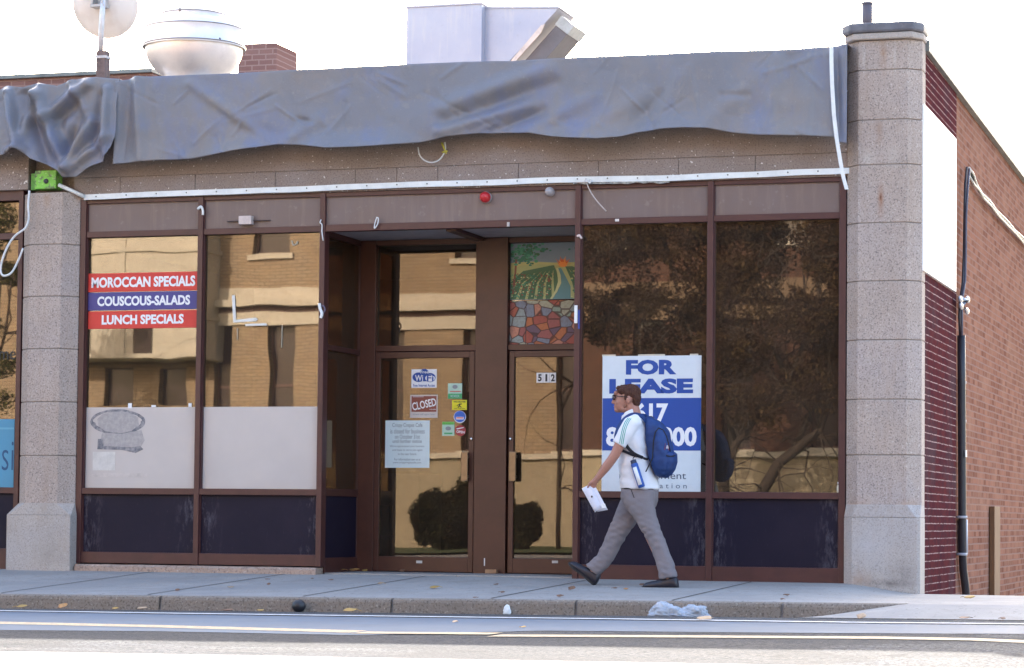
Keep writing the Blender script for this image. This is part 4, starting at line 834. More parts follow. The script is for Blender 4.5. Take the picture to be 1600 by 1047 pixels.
# door things
YD1 = DY+.0115; YD2 = DY+.0095
nm = thing('house_number', P3(853, 598, YD1), 'black house number 512 on three small white tiles on the right door', 'house number')
for i, d in enumerate('512'):
    a = 838.5+i*10.2; x0, x1 = WX(a, 590, YD1), WX(a+9.8, 590, YD1); tl = MB().box(x0, x1, YD1-.003, YD1, WZ(853, 598, YD1), WZ(853, 582.5, YD1)).build('digit_tile', I['white'], nm)
    letters(tl, d, a+(3.4 if d == '1' else 2), a+(6.4 if d == '1' else 8), 584.5, 596, YD1-.004, I['black'], .045, 'digit')
t = sign('wifi_sign', 643, 682.5, 577, 606, YD1, I['white'], 'white and blue free WiFi sign stuck on the left door', 'sign')
for c_, r, sx in (((663, 583.5), 7.2, 1.0), ((654, 589.5), 7.5, 1.25), ((672, 590), 7.2, 1.2), ((663, 589), 7, 1.6)): poly(t, disc_pts(c_, r, 20, sx), YD1-.004-.0002*r-.0003*sx, I['blue'], 'cloud')
poly(t, disc_pts((672, 591), 5.4, 20, 1.4), YD1-.0075, I['white'], 'pill'); letters(t, 'Wi', 648.5, 661, 586, 595.5, YD1-.0095, I['white'], .02); letters(t, 'Fi', 667, 677.5, 586, 595.5, YD1-.0095, I['blue'], .02)
letters(t, 'Free', 657, 670, 579, 583.5, YD1-.0095, I['white'], .02); letters(t, 'Free Internet Access', 645.5, 679.5, 600, 604.5, YD1-.004, I['blue'], .025)
t = sign('closed_sign', 641, 684, 617, 653, YD1, ink('sign_cream', (.60, .52, .48)), 'brown CLOSED sign with slanted white lettering on the left door', 'sign', .004, bev=.001)
rect(t, 643, 682, 619, 643.5, YD1-.005, I['brown'], 'brown_field'); letters(t, 'CLOSED', 643.8, 681.6, 625.5, 638, YD1-.0075, I['white'], .02, rot=.20); rect(t, 645, 662, 619.8, 620.4, YD1-.0068, I['white'], 'rule'); letters(t, 'to the public', 671, 681, 638.5, 641, YD1-.0075, I['white'], .01); letters(t, 'please call again later', 645, 680, 646, 649.5, YD1-.005, I['grey'], .0)
t = sign('closing_notice', 602, 671.3, 657, 731, YD1, I['paper'], 'pale printed notice saying the cafe is closed for business on the left door', 'notice', .002)
for body, a, c, y0, y1 in (('Crispy Crepes Cafe', 613, 660, 661, 669), ('is closed for business', 610, 663.5, 670, 677.5), ('on October 31st', 617, 656, 679, 685.5), ('until further notice', 613.5, 659, 686.5, 692), ("We've appreciated your business", 609, 663, 695.5, 699.5), ('and hope to serve you again', 613, 660, 701.5, 705.5), ('in the near future.', 622, 651, 707.5, 711.2), ('For information see us at', 616, 657, 715.8, 719.6), ('www.crispycrepescafe.com', 614, 658, 721.2, 725)):
    letters(t, body, a, c, y0, y1, YD1-.0035, I['grey'], .004)
t = sign('door_sticker', 700, 722, 599, 623, YD1, I['mint'], 'pale certificate sticker with a green foot above the yellow one on the left door', 'sticker', .002, group='stickers on the left door'); rect(t, 700.2, 721.8, 615, 623, YD1-.0035, I['green']); poly(t, disc_pts((711, 604.5), 3.2, 14, 1.3), YD1-.0035, I['grey'], 'emblem'); rect(t, 703, 720, 611, 612.2, YD1-.0035, I['red'], 'rule'); letters(t, 'MEMBER', 704, 718, 617, 621, YD1-.0055, I['mint'], .01)
t = sign('door_sticker', 706.5, 729.5, 625, 640.5, YD1, I['yellow'], 'yellow sticker with black print on the left door', 'sticker', .002, group='stickers on the left door'); letters(t, 'WE DELIVER', 708.5, 727.5, 626.2, 629.2, YD1-.0035, I['black'], .02); letters(t, 'order here today', 709, 727, 637.3, 639.6, YD1-.0035, I['black'], .01)
b = MB(); Yk = YD1-.0035
for a, c in (((718, 630.5), (718, 634)), ((718, 632), (714, 633.5)), ((718, 632), (721.5, 631)), ((718, 634), (715.5, 637)), ((718, 634), (721, 636.5))): b.tube([P3(*a, Yk), P3(*c, Yk)], .005, 5)
b.build('figure_mark', I['black'], t)
t = thing('door_sticker', P3(718.5, 661, YD1), 'round blue sticker beside the red round one on the left door', 'sticker', 'stickers on the left door'); poly(t, disc_pts((718.5, 651.5), 9.6, 28), YD1, I['white'], 'rim', .001); poly(t, disc_pts((718.5, 651), 8.8, 28), YD1-.002, I['sky'], 'disc'); rect(t, 712.5, 724.5, 651.5, 655.5, YD1-.0035, I['white']); rect(t, 713, 724, 652.2, 653.8, YD1-.0052, I['red'], 'rule')
t = sign('door_sticker', 691, 710, 659, 681, YD1, I['mint'], 'pale sticker with a green top edge below the others on the left door', 'sticker', .002, group='stickers on the left door'); rect(t, 691.2, 709.8, 659.2, 663.5, YD1-.0035, ink('print_lime', (.10, .42, .06))); poly(t, disc_pts((700.5, 669.5), 3.2, 14, 1.4), YD1-.0035, I['grey'], 'emblem'); rect(t, 694, 707, 676, 678.5, YD1-.0035, I['green'], 'rule')
t = thing('door_sticker', P3(719, 681.5, YD1), 'round red sticker at the bottom right of the cluster on the left door', 'sticker', 'stickers on the left door'); poly(t, disc_pts((719.3, 672.8), 8.6, 26), YD1, ink('print_crimson', (.30, .02, .03)), 'disc'); letters(t, 'OPEN', 713, 726, 673, 677, YD1-.003, I['white'], .02, rot=-.1); poly(t, [(713, 669.5), (724, 667.5), (725, 668.5), (714, 671)], YD1-.003, I['white'], 'stripe')
# neighbour window poster
t = sign('window_poster', -60, 22, 655, 765, YG, I['cyan'], 'blue poster with dark letters in the neighbouring window at the left edge', 'poster', ref=(10, 710))
letters(t, 'si', 3, 21, 690, 735, YG-.004, I['deepblue'], -.01, flip=False); rect(t, -60, 22, 668, 671, YG-.0035, ink('print_aqua', (.12, .36, .5)))
t = thing('window_lettering', P3(10, 562, YG), 'faint dark lettering on the neighbouring window at the left edge', 'lettering'); letters(t, 'home', -24, 24, 543, 562, YG, I['black'], .0)
# faded emblem, painted light patches and scraps on the left film
t = thing('ghost_emblem', P3(186, 706, YG-.001), 'faded grey ghost of a removed emblem on the frosted film of the left window', 'emblem')
m = Mat('ghost_ink', (.13, .13, .15), .6); m.spots(22, .4, .62, (.36, .33, .33), 5, .8); m.done()
m2 = Mat('ghost_wash', (.34, .31, .305), .5); m2.spots(26, .42, .62, (.43, .385, .365), 5, .9); m2.done()
b = MB(); n = 48; ring = []
for i in range(n):
    a = 2*math.pi*i/n; k = 1+.03*noise.noise((math.cos(a)*2, math.sin(a)*2, 3)); wv_ = .83+.05*noise.noise((math.cos(a)*3, math.sin(a)*3, 9))+(.06 if math.sin(a) > 0 else 0)
    o = W(184+43*k*math.cos(a), 659-19.5*k*math.sin(a), YG); i_ = W(184+43*k*wv_*math.cos(a), 659-19.5*k*(wv_-.1)*math.sin(a), YG); ring.append((o, i_))
vs = []
for o, i_ in ring: vs += [(o[0], YG-.001, o[1]), (i_[0], YG-.001, i_[1])]
b.add(vs, [(2*i, 2*((i+1) % n), 2*((i+1) % n)+1, 2*i+1) for i in range(n)]); b.build('oval_outline', m.m, t)
poly(t, [(152, 655), (160, 647), (178, 643), (200, 644), (216, 652), (217, 664), (206, 673), (190, 677), (165, 674), (154, 666)], YG-.0005, m2.m, 'oval_fill', .0008)
poly(t, [(157, 686), (160, 676), (190, 678), (221, 672), (226, 688), (216, 706), (204, 705), (190, 702), (156, 701)], YG-.0005, m2.m, 'base_fill', .0008)
poly(t, [(153, 686), (161, 686), (162, 697), (188, 698), (205, 699), (219, 697), (224, 702), (212, 708), (190, 703), (152, 702)], YG-.0016, m.m, 'base_outline', .0006)
rect(tag(thing('reflected_light_patch', P3(163, 735, YG), 'square patch of reflected light painted under the faded emblem on the left frosted film', 'patch'),), 145, 180, 706, 735, YG-.0006, flat('light_patch_tint', (.60, .57, .54), .4), 'patch')  # reflected light, painted as a paler square on the film
rect(thing('reflected_light_strip', P3(190, 746, YG), 'horizontal strip of reflected light painted low on the left frosted film', 'strip'), 143, 230, 739.5, 745.5, YG-.0006, flat('light_strip_tint', (.55, .49, .46), .4), 'strip')  # another reflection of light, painted as a pale bar
TP = flat('white_tape', (.74, .71, .66), .6); TG = 'white tape scraps on the second window'
tag(MB().prism([W(*p, YG) for p in ((362.5, 462), (367, 461), (369, 503), (364.5, 504))], 'y', YG-.003, YG).build('tape_strip', TP), 'upright white tape strip forming the tall side of the L on the second window', 'tape', TG)
tag(MB().prism([W(*p, YG) for p in ((365, 500.5), (400, 496.5), (403, 499), (400, 502), (365, 504))], 'y', YG-.006, YG-.0035).build('tape_strip', TP), 'upper sideways white tape strip forming the foot of the L', 'tape', TG)
tag(MB().prism([W(*p, YG) for p in ((383, 506.5), (416, 505), (417.5, 508.5), (384, 509.5))], 'y', YG-.003, YG).build('tape_strip', TP), 'lower detached white tape strip under the L on the second window', 'tape', TG)
for i, (pts, lab) in enumerate((([(456, 376), (458, 383), (463, 381), (465, 377), (464, 382)], 'tiny curl of tape high on the second window'), ([(371, 513), (371, 531)], 'short thin tape streak under the L on the second window'), ([(441, 508), (440, 543)], 'long thin tape streak right of the L on the second window'))):
    cable(pts, .006 if i == 0 else .004, flat('old_tape', (.55, .47, .36), .6), lab, YG-.004, 'tape_streak', 'tape', 5)
# ================================================================ mural panels in the right transom
YM = DY+.027
mz = lambda x, y: (780+x/5.816, 370+y/5.816)
xm0, xm1 = x_p1+.004, x_r-.004; zsplit = WZ(840, 468, YM)
def stoneglass():
    m = Mat('stone_mosaic', (.4, .2, .15), .7); v = m.n('ShaderNodeTexVoronoi', {'Vector': m.scaled((9, 9, 11)), 'Scale': 1.})
    r = m.t.nodes.new('ShaderNodeValToRGB'); m.t.links.new(m.n('ShaderNodeSeparateColor', {0: v.outputs['Color']}).outputs[0], r.inputs[0]); e = r.color_ramp; e.interpolation = 'CONSTANT'
    cols = [(0.384, 0.096, 0.064), (0.304, 0.336, 0.320), (0.480, 0.160, 0.064), (0.224, 0.240, 0.288), (0.352, 0.112, 0.096), (0.416, 0.400, 0.288), (0.160, 0.096, 0.128), (0.544, 0.240, 0.160), (0.288, 0.352, 0.272), (0.448, 0.128, 0.080)]
    e.elements[0].color = (*cols[0], 1); e.elements[1].position = .1; e.elements[1].color = (*cols[1], 1)
    for i, c in enumerate(cols[2:], 2): k = e.elements.new(i/10); k.color = (*c, 1)
    m.c = r.outputs[0]; d = m.n('ShaderNodeTexVoronoi', {'Vector': m.scaled((9, 9, 11)), 'Scale': 1.}, feature='DISTANCE_TO_EDGE')
    m.spots(40, .45, .7, (.14, .07, .05), 4, .35); m.mix(m.n('ShaderNodeMapRange', {'Value': d.outputs[0], 'From Min': .03, 'From Max': .06, 'To Min': .8, 'To Max': 0}).outputs[0], (.07, .03, .02)); return m.done()
sm_ = MB().box(xm0, xm1, YM-.004, YM, z_tb+.004, zsplit-.012).build('stone_mosaic', stoneglass())
tag(sm_, 'panel of painted red and grey stones under the landscape picture above the right door', 'mural panel')
sm_['_o'] = tuple(sm_.location)
MB().box(WX(821.5, 500, YM), WX(822.5, 500, YM), YM-.006, YM-.0045, z_tb+.004, zsplit-.012).build('crack', ink('crack', (.05, .03, .03)), sm_)
lp = thing('landscape_mural', ((xm0+xm1)/2, YM, zsplit), 'painted landscape of vine rows, a tree and an orange sun above the right door', 'mural panel')
mc = {k: ink('mural_'+k, c) for k, c in dict(sky=(0.221, 0.289, 0.357), glow=(0.510, 0.493, 0.204), hill=(0.425, 0.459, 0.204), row=(0.060, 0.153, 0.076), leaf=(0.051, 0.221, 0.145), leaf2=(0.085, 0.340, 0.204), trunk=(0.238, 0.093, 0.068), flame=(0.714, 0.128, 0.025), flame2=(0.900, 0.289, 0.051), river=(0.102, 0.255, 0.289), red=(0.272, 0.076, 0.060), pale=(0.544, 0.578, 0.306)).items()}
L_ = list(mc.values()); K_ = {k: i for i, k in enumerate(mc)}
MB().box(xm0, xm1, YM-.004, YM, zsplit, z_tt-.004).build('sky_ground', mc['sky'], lp)
def clip(p): return (max(xm0+.003, min(xm1-.003, p[0])), max(zsplit+.003, min(z_tt-.006, p[1])))
b = MB(); lay = [0]
def paint(col, pts, dy):
    b.k = K_[col]; ps = [clip(W(*mz(*p), YM)) for p in pts]; lay[0] += 1; b.add([(x, YM-.0045-lay[0]*.00003, z) for x, z in ps], [tuple(range(len(ps)))])
paint('glow', [(70, 240), (300, 225), (500, 235), (700, 230), (1060, 250), (1060, 300), (70, 330)], 0)
paint('hill', [(70, 300), (200, 262), (380, 250), (560, 262), (800, 268), (1060, 290), (1060, 570), (70, 570)], 1)
for k in range(9):
    c_ = -150+k*82; q1, q2 = (c_*.42+495*.58, 312), (c_*.82+495*.18, 420); paint('row', [(486, 259), (500, 259), (q1[0]+24, q1[1]+4), (q2[0]+38, q2[1]+6), (c_+56, 570), (c_, 570), (q2[0]-8, q2[1]), (q1[0]-6, q1[1])], 2)
for k in range(5): paint('row', [(600+k*12, 268), (616+k*12, 268), (720+k*80, 420), (760+k*85, 560), (700+k*85, 560), (660+k*70, 400)], 2)
paint('river', [(535, 285), (565, 285), (610, 370), (650, 450), (650, 570), (485, 570), (530, 500), (565, 420), (560, 350)], 3)
paint('pale', [(520, 285), (537, 285), (560, 350), (562, 420), (528, 500), (480, 570), (462, 570), (510, 490), (535, 410), (533, 350)], 3.5)
for k in range(15):
    a = math.radians(-8+k*14); c, s_ = math.cos(a), math.sin(a); l = 78 if k % 2 else 100
    paint('flame' if k % 3 else 'flame2', [(580-22*s_, 268-max(0, 14*c*0)), (580+c*l, 266-s_*l*.92), (580+22*s_+c*8, 266)], 4+.1*k)
paint('flame2', disc_pts((580, 252), 24, 12, 1.6), 6)
paint('trunk', [(146, 190), (166, 190), (158, 330), (136, 520), (112, 520), (140, 330)], 5)
rnd = random.Random(4)
for k in range(150):
    cx, cy = rnd.gauss(240, 90), rnd.gauss(150, 55)
    if cy < 60 or cx > 480 or (cx > 360 and cy > 150) or cy > 260: continue
    paint(rnd.choice(['leaf', 'leaf', 'leaf2', 'row']), disc_pts((cx, cy), rnd.uniform(7, 15), 6, rnd.uniform(1, 1.8)), 7+k*.02)
for k in range(60): paint(rnd.choice(['leaf', 'row', 'leaf2', 'hill']), disc_pts((rnd.uniform(640, 1040), rnd.uniform(70, 260)), rnd.uniform(6, 15), 6, 1.4), 7+k*.02)
for k in range(330):
    cx, cy = rnd.uniform(80, 500), rnd.uniform(330, 550); 
    if cx > 500-(cy-400)*.4 and cy > 400: continue
    paint(rnd.choice(['leaf', 'row', 'red', 'red', 'pale', 'leaf2']), disc_pts((cx, cy), rnd.uniform(4, 8), 5, 1.2), 11+k*.01)
for k in range(160): paint(rnd.choice(['leaf', 'row', 'hill', 'pale', 'leaf2']), disc_pts((rnd.uniform(665, 1050), rnd.uniform(300, 560)), rnd.uniform(5, 11), 5, 1.2), 11+k*.01)
b.build('painting', L_, lp)
# ---------------------------------------------------------------- seen faintly inside
t = thing('counter_cabinet', (WX(615, 860, 1.7), 1.75, -.02), 'pale blue cabinet with a black vent standing inside the left door', 'cabinet')
a, c = P3(560, 900, 1.7), P3(655, 740, 1.7); MB().box(a.x, c.x, 1.7, 2.4, -.02, c.z).build('body', flat('cabinet_blue', (.42, .42, .58), .5), t); q1, q2 = P3(580, 836, 1.69), P3(614, 790, 1.69); MB().box(q1.x, q2.x, 1.68, 1.698, q1.z, q2.z).build('vent', I['black'], t)
tag(MB().tube([P3(400, 646, 2.6), P3(576, 646, 2.6)], .03, 8).build('counter_rail', flat('yellow_rail', (.6, .42, .08), .5)), 'yellow rail inside beyond the side window of the entrance', 'rail')
t = thing('table_lamp', P3(183, 640, .2), 'dark lantern shaped lamp on the sill behind the left window', 'lamp'); p = P3(183, 633, .2); b = MB().lathe([(.05, 0), (.055, .01), (.03, .06), (.028, .10), (.0, .14)], (p.x, p.y, p.z), 16); b.build('shade', flat('lamp_dark', (.10, .06, .07), .5), t); MB().tube([p, p+Vector((0, 0, -.5))], .02, 8).build('stand', flat('lamp_stand', (.16, .07, .06), .5), t)
for px, py, w_, h, lab in ((203, 634, 6, 8, 'tiny white tag on the sill of the left window beside the lamp'), (240, 634.5, 7, 3, 'flat white scrap on the film edge in the middle of the left window'), (297, 633, 5, 6, 'small white scrap on the film edge at the right of the left window')):
    plate('paper_scrap', px-w_/2, px+w_/2, py-h/2, py+h/2, YG-.002, I['white'], lab, 'paper scrap', .002)
t = thing('small_bottle', P3(1312.5, 767, .0), 'small pale bottle standing on the rail at the right end of the last window', 'bottle'); p = P3(1310, 767, .02); MB().lathe([(.013, .002), (.015, .01), (.015, .055), (.007, .07), (.007, .085), (0, .086)], (p.x, .02, ZS), 14).build('bottle_body', flat('pale_bottle', (.62, .58, .46), .4), t); MB().lathe([(.008, .078), (.008, .095), (0, .096)], (p.x, .02, ZS), 12).build('cap', I['white'], t)
# ================================================================ litter
lm = [leafm('dry_leaf', (.50, .24, .07), (.36, .15, .05)), leafm('yellow_leaf', (.45, .28, .07), (.38, .20, .05)), leafm('brown_leaf', (.22, .11, .06), (.13, .06, .04)), leafm('pale_leaf', (.42, .29, .18), (.34, .21, .12))]
LV = []
def leaf(px, py, wpx, k, zf, where, dz=.006, Y=None):
    p = PG(px, py, zf) if Y is None else Vector((WX(px, py, Y), Y, fl+.004)); s = wpx/370.
    rn = random.Random(px*7+py); b = MB(); n = 7; az = rn.uniform(0, 6.28); curl = rn.uniform(.12, .5); tl = rn.uniform(.15, .5); vs = []; L = s*2; 
    wd = [.0, .30, .46, .5, .42, .25, .0]
    for i in range(n):
        u = i/(n-1)-.5
        for j in (-1, 0, 1):
            q = Vector((u*L, j*wd[i]*L*.8*(1+.2*rn.uniform(-1, 1)), curl*L*(u*u*1.1+abs(j)*wd[i]*.6)+dz*.4)); yy = q.x*math.sin(az)+q.y*math.cos(az); vs.append(p+Vector((q.x*math.cos(az)-q.y*math.sin(az), yy, q.z+tl*(yy+L*.42))))
    b.smooth = True; b.add(vs, [(i*3+j, i*3+j+1, (i+1)*3+j+1, (i+1)*3+j) for i in range(n-1) for j in (0, 1)])
    d = Vector((math.cos(az), math.sin(az), .1)); b.tube([p+d*L*.45+Vector((0, 0, curl*L*.25+tl*L*.5)), p+d*L*.8+Vector((0, 0, dz))], .0025, 4)
    o = b.build('fallen_leaf', lm[k]); o.modifiers.new('thickness', 'SOLIDIFY').thickness = .0012
    LV.append(o); tag(o, where, 'leaf', 'fallen leaves on the pavement and in the gutter')
for px, py, w_, k, where in ((679, 920, 17, 1, 'curled yellow leaf on the pavement in front of the left door'), (595, 914, 11, 3, 'pale leaf on the pavement below the left jamb of the entrance'), (518, 907, 8, 2, 'small brown leaf on the pavement below the blue panel left of the entrance'), (488, 905, 7, 2, 'small dark leaf on the pavement under the second window'), (420, 915, 8, 2, 'dark leaf on the pavement left of the second window mullion'), (361, 919, 12, 3, 'pale flat leaf on the pavement under the second window'), (417, 906, 8, 2, 'dark speck of leaf close to the stone ledge'), (277, 924, 9, 2, 'brown leaf lying by the pavement joint above the black ball'), (776, 915, 7, 2, 'little brown leaf on the pavement before the wide door post'), (785, 927, 9, 2, 'dark leaf near the kerb below the right door'), (893, 923, 14, 2, 'brown leaf on the pavement under the walking man'), (875, 934, 13, 2, 'dark leaf near the kerb left of the walking man'), (961, 921, 8, 2, 'small dark leaf between the feet of the walking man'), (978, 922, 9, 0, 'brown leaf nearer the back foot of the walking man'), (1003, 916, 10, 2, 'dark curled leaf just before the back shoe of the walking man'), (1229, 932, 11, 2, 'brown leaf on the pavement below the last window'), (1222, 938, 6, 2, 'small dark leaf at the kerb joint near the driveway'), (1515, 936, 18, 1, 'yellow leaf on the driveway below the timber post'), (742, 935, 7, 2, 'dark leaf at the kerb edge below the wide door post')):
    leaf(px, py, w_, k, pave_z, where)
gz = lambda x, y: road_z(x, min(y, KERB_Y-.02))
for px, py, w_, k, where in ((34, 951, 17, 1, 'yellow leaf in the gutter at the far left'), (98, 952, 18, 0, 'tan leaf in the gutter left of the black ball'), (180, 953, 13, 1, 'yellow leaf in the gutter just left of the black ball'), (222, 954, 16, 3, 'pale leaf in the gutter touching the kerb left of the black ball'), (357, 956, 14, 2, 'dark leaf in the gutter right of the black ball'), (407, 956, 12, 1, 'yellow leaf in the gutter below the second window'), (547, 958, 20, 1, 'large yellow leaf in the gutter below the entrance'), (668, 958, 16, 0, 'tan leaf in the gutter below the left door'), (690, 958, 14, 2, 'dark leaf in the gutter below the left door'), (708, 959, 11, 3, 'pale leaf at the right end of the gutter row below the door'), (824, 958, 14, 1, 'yellow leaf in the gutter below the right door'), (800, 957, 9, 0, 'small tan leaf in the gutter beside the white litter'), (1101, 970, 24, 3, 'large pale leaf on the road under the plastic bag'), (711, 974, 8, 3, 'small pale leaf on the road below the doors'), (818, 982, 6, 1, 'tiny pale leaf on the road left of the walking man'), (1346, 967, 16, 3, 'pale leaf on the road at the end of the kerb'), (1410, 964, 14, 2, 'brown leaf on the driveway apron'), (1507, 964, 16, 2, 'brown leaf at the right of the driveway apron'), (1567, 966, 8, 2, 'small dark leaf at the right edge of the driveway apron')):
    leaf(px, py, w_, k, gz if py > 945 and px < 1300 else lambda x, y: max(pave_z(x, y) if y > KERB_Y+.17 else -9, road_z(x, y)+.004), where)
for px, py, w_, k, where in ((532, 892, 18, 0, 'brown leaf in the corner of the recess beside the blue panel'), (553, 893, 22, 0, 'rusty leaf lying beneath the side window of the entrance'), (570, 893, 14, 1, 'yellowish leaf beside the left jamb of the entrance'), (628, 891, 12, 2, 'dark leaf against the bottom of the left door')):
    leaf(px, py, w_, k, None, where, Y=.55)
# ball, bag, litter, wood block
p = PG(284, 957, gz); t = thing('rubber_ball', (p.x, KERB_Y-.09, p.z), 'black scuffed ball in the gutter against the kerb', 'ball'); r_ = .053
MB().ell((p.x, KERB_Y-.09, road_z(p.x, KERB_Y)+r_), (r_*1.08, r_, r_), None, 24, 16).build('ball_body', flat('black_rubber', (.022, .022, .028), .4), t); MB().lathe([(0, .004), (.018, .002), (.02, -.004)], (p.x-.052, KERB_Y-.10, road_z(p.x, KERB_Y)+r_*.9), 12, (-1, -.3, 0)).build('mark', flat('ball_mark', (.12, .11, .12), .6), t)
def crumple(cx, cy, rx, ry, rz, zb, seed, nu=80, nv=44):
    b = MB(); vs = []
    for i in range(nv+1):
        a = math.pi*i/nv
        for k in range(nu):
            f = 2*math.pi*k/nu; v = Vector((math.sin(a)*math.cos(f), math.sin(a)*math.sin(f), math.cos(a)))
            d = 1+.40*noise.noise(v*1.6+Vector((seed, 0, 0)))+.30*(1-abs(noise.noise(v*3.3+Vector((0, seed, 0))))*2)*.6+.06*(1-2*abs(noise.noise(v*5+Vector((seed, 2, 0)))))+.03*noise.noise(v*12)
            if v.z < 0: v.z *= .3
            vs.append((cx+v.x*rx*d, cy+v.y*ry*d, max(zb+.003, zb+rz*.35+v.z*rz*d)))
    b.smooth = True; b.add(vs, [(i*nu+k, (i+1)*nu+k, (i+1)*nu+(k+1) % nu, i*nu+(k+1) % nu) for i in range(nv) for k in range(nu)]); return b
m = bpy.data.materials.new('thin_white_plastic'); m.use_nodes = True; nt_ = m.node_tree; bs_ = nt_.nodes['Principled BSDF']; bs_.inputs['Base Color'].default_value = (.66, .72, .82, 1); bs_.inputs['Roughness'].default_value = .25; bs_.inputs['Alpha'].default_value = .5
p = PG(1063, 962, gz); b1 = crumple(WX(1045, 955, KERB_Y), KERB_Y-.07, .13, .08, .075, road_z(1.5, KERB_Y), 1.4); b2 = crumple(WX(1087, 955, KERB_Y), KERB_Y-.06, .11, .07, .065, road_z(1.7, KERB_Y), 6.1)
for v, f in ((b2.v, b2.f),):
    b1.add(v, f)
tag(b1.build('plastic_bag', m), 'crumpled translucent white plastic bag lying in the gutter behind the walking man', 'plastic bag')
px_ = WX(792, 957, KERB_Y-.06); tag(crumple(px_, KERB_Y-.06, .028, .02, .05, road_z(px_, KERB_Y), 3.3, 24, 12).build('paper_litter', M['white_paint']), 'small white crumpled paper in the gutter below the doors', 'litter')
p = P3(769, 894, DY-.1); b = MB().box(p.x-.06, p.x+.055, DY-.14, DY-.08, fl+.002, fl+.04); m = Mat('raw_wood', (.42, .24, .13), .85); m.spots(6, .4, .7, (.28, .15, .08), 4, .8, m.scaled((1, 5, 5))); tag(b.build('wood_block', m.done(), None, .004), 'small raw wood block at the foot of the wide door post', 'wood block')
x_ = WX(757, 880, DY-.05); tag(MB().box(x_-.006, x_+.004, DY-.05, DY-.046, WZ(757, 884, DY), WZ(757, 872, DY)).build('paper_scrap', I['white']), 'thin white paper scrap on the wide door post above the wood block', 'paper scrap')
# ================================================================ the walking man
YP = -1.07
def normals(o): return [(v, v.normal.copy()) for v in o.data.vertices]
from mathutils.bvhtree import BVHTree
def Q(px, py, dy=0.): x, z = W(px, py, YP); return Vector((x, YP+dy, z))
PXM = (Q(1000, 700)-Q(999, 700)).length
man = thing('person', Q(1000, 919), 'man walking left in white polo shirt, grey trousers and black shoes, wearing glasses', 'person')
SK = Mat('skin', (.42, .195, .14), .5); SK.spots(14, .45, .7, (.36, .155, .105), 4, .7); SK.spots(45, .5, .7, (.44, .24, .17), 3, .4); SK = SK.done()
def chain(b, pts, n=10):                     # tapered limb: (px, py, dy, radius in m) with rounded ends
    ps = [Q(*p[:3]) for p in pts]; b.tube(ps, [p[3] for p in pts], n)
    for p, q in zip(ps, pts): b.ell(p, (q[3],)*3, None, n, 7)
def ring(l, r, hy, dy, n=28, e=2.4):
    a, c = Q(*l, dy), Q(*r, dy); m_ = (a+c)/2; h = (c-a)/2; out = []
    for k in range(n):
        t = 2*math.pi*k/n; ct, st = math.cos(t), math.sin(t)
        out.append(m_+h*math.copysign(abs(ct)**(2/e), ct)+Vector((0, hy*math.copysign(abs(st)**(2/e), st), 0)))
    return out
b = MB()
E3 = lambda px, py, dy, r, rot=None: b.ell(Q(px, py, dy), r, rot, 18, 12)
E3(983.5, 618.5, 0, (.094, .076, .092)); E3(975, 625, 0, (.078, .066, .088)); E3(972, 633, 0, (.062, .058, .066)); E3(965.5, 640.5, 0, (.032, .034, .024)); E3(976, 639, 0, (.045, .055, .034), Matrix.Rotation(.4, 3, 'Y'))
E3(964, 614.5, 0, (.026, .05, .026))
for s in (-1, 1): E3(985.5, 625.5, s*.078, (.021, .011, .033), Matrix.Rotation(.15, 3, 'Y')); E3(968, 629, s*.04, (.025, .02, .025))
chain(b, [(961.3, 620.5, 0, .009), (958.6, 626.5, 0, .012), (957.6, 629, 0, .0135), (961, 630, 0, .013)])
E3(961.2, 635, 0, (.012, .026, .0075)); E3(961.6, 638, 0, (.011, .022, .008))
chain(b, [(987, 634, 0, .058), (991, 648, 0, .060), (994, 660, 0, .075)])
# torso and legs under the clothes keep the body one surface
chain(b, [(994, 672, 0, .10), (993, 700, 0, .11), (997, 735, 0, .10), (1000, 765, 0, .11)])
for s in (-1, 1): chain(b, [(994, 668, 0, .07), (996, 668, s*.15, .05)])
chain(b, [(1003, 775, -.085, .075), (1022, 840, -.09, .05), (1047, 898, -.095, .038), (1050, 912, -.095, .032)]); chain(b, [(994, 778, .085, .075), (958, 838, .09, .05), (925, 886, .095, .038), (920, 896, .095, .032)])
# near arm reaching forward and down, far arm swung back
chain(b, [(995, 667, -.18, .046), (981, 690, -.217, .048), (972, 711, -.225, .043), (966.5, 719, -.225, .041), (958, 730, -.222, .041), (948, 743, -.215, .031), (942.5, 749.5, -.21, .0265), (938.5, 754, -.207, .029)])
chain(b, [(997, 667, .185, .052), (1002, 690, .215, .046), (1006, 714, .225, .040), (1005, 735, .215, .034), (1003, 752, .20, .026), (1003, 757, .20, .029)])
b.ell(Q(936, 757.2, -.205), (.036, .018, .042), Matrix.Rotation(.75, 3, 'Y'), 14, 9); b.ell(Q(1003, 761, .20), (.034, .018, .044), None, 14, 9)
for i, (px, py, L) in enumerate(((930.2, 759, 1.0), (932.8, 761.2, 1.1), (935.6, 762.8, 1.03), (938.6, 763, .82))):
    chain(b, [(px+1.5, py-2.5, -.203, .0098), (px-.3*L, py+2.3*L, -.196, .0092), (px+.6*L, py+5.2*L, -.19, .0085), (px+2.2*L, py+7*L, -.193, .0075)], 8)
    chain(b, [(998.2+i*3.1, 763, .20, .0098), (997.6+i*3.1, 769*1.0+L*.5, .197, .0092), (999+i*3., 773+L, .185, .0085), (1001+i*2.8, 775+L, .175, .0078)], 8)
chain(b, [(937, 753, -.22, .012), (932, 757, -.229, .0105), (929.5, 762, -.2265, .0088)], 8); chain(b, [(999, 757, .18, .012), (995.5, 763, .17, .0105), (996, 768, .165, .009)], 8)
body = remesh(b, 'body', SK, man, .0045, 3)
ar = [p for p in body.data.polygons]
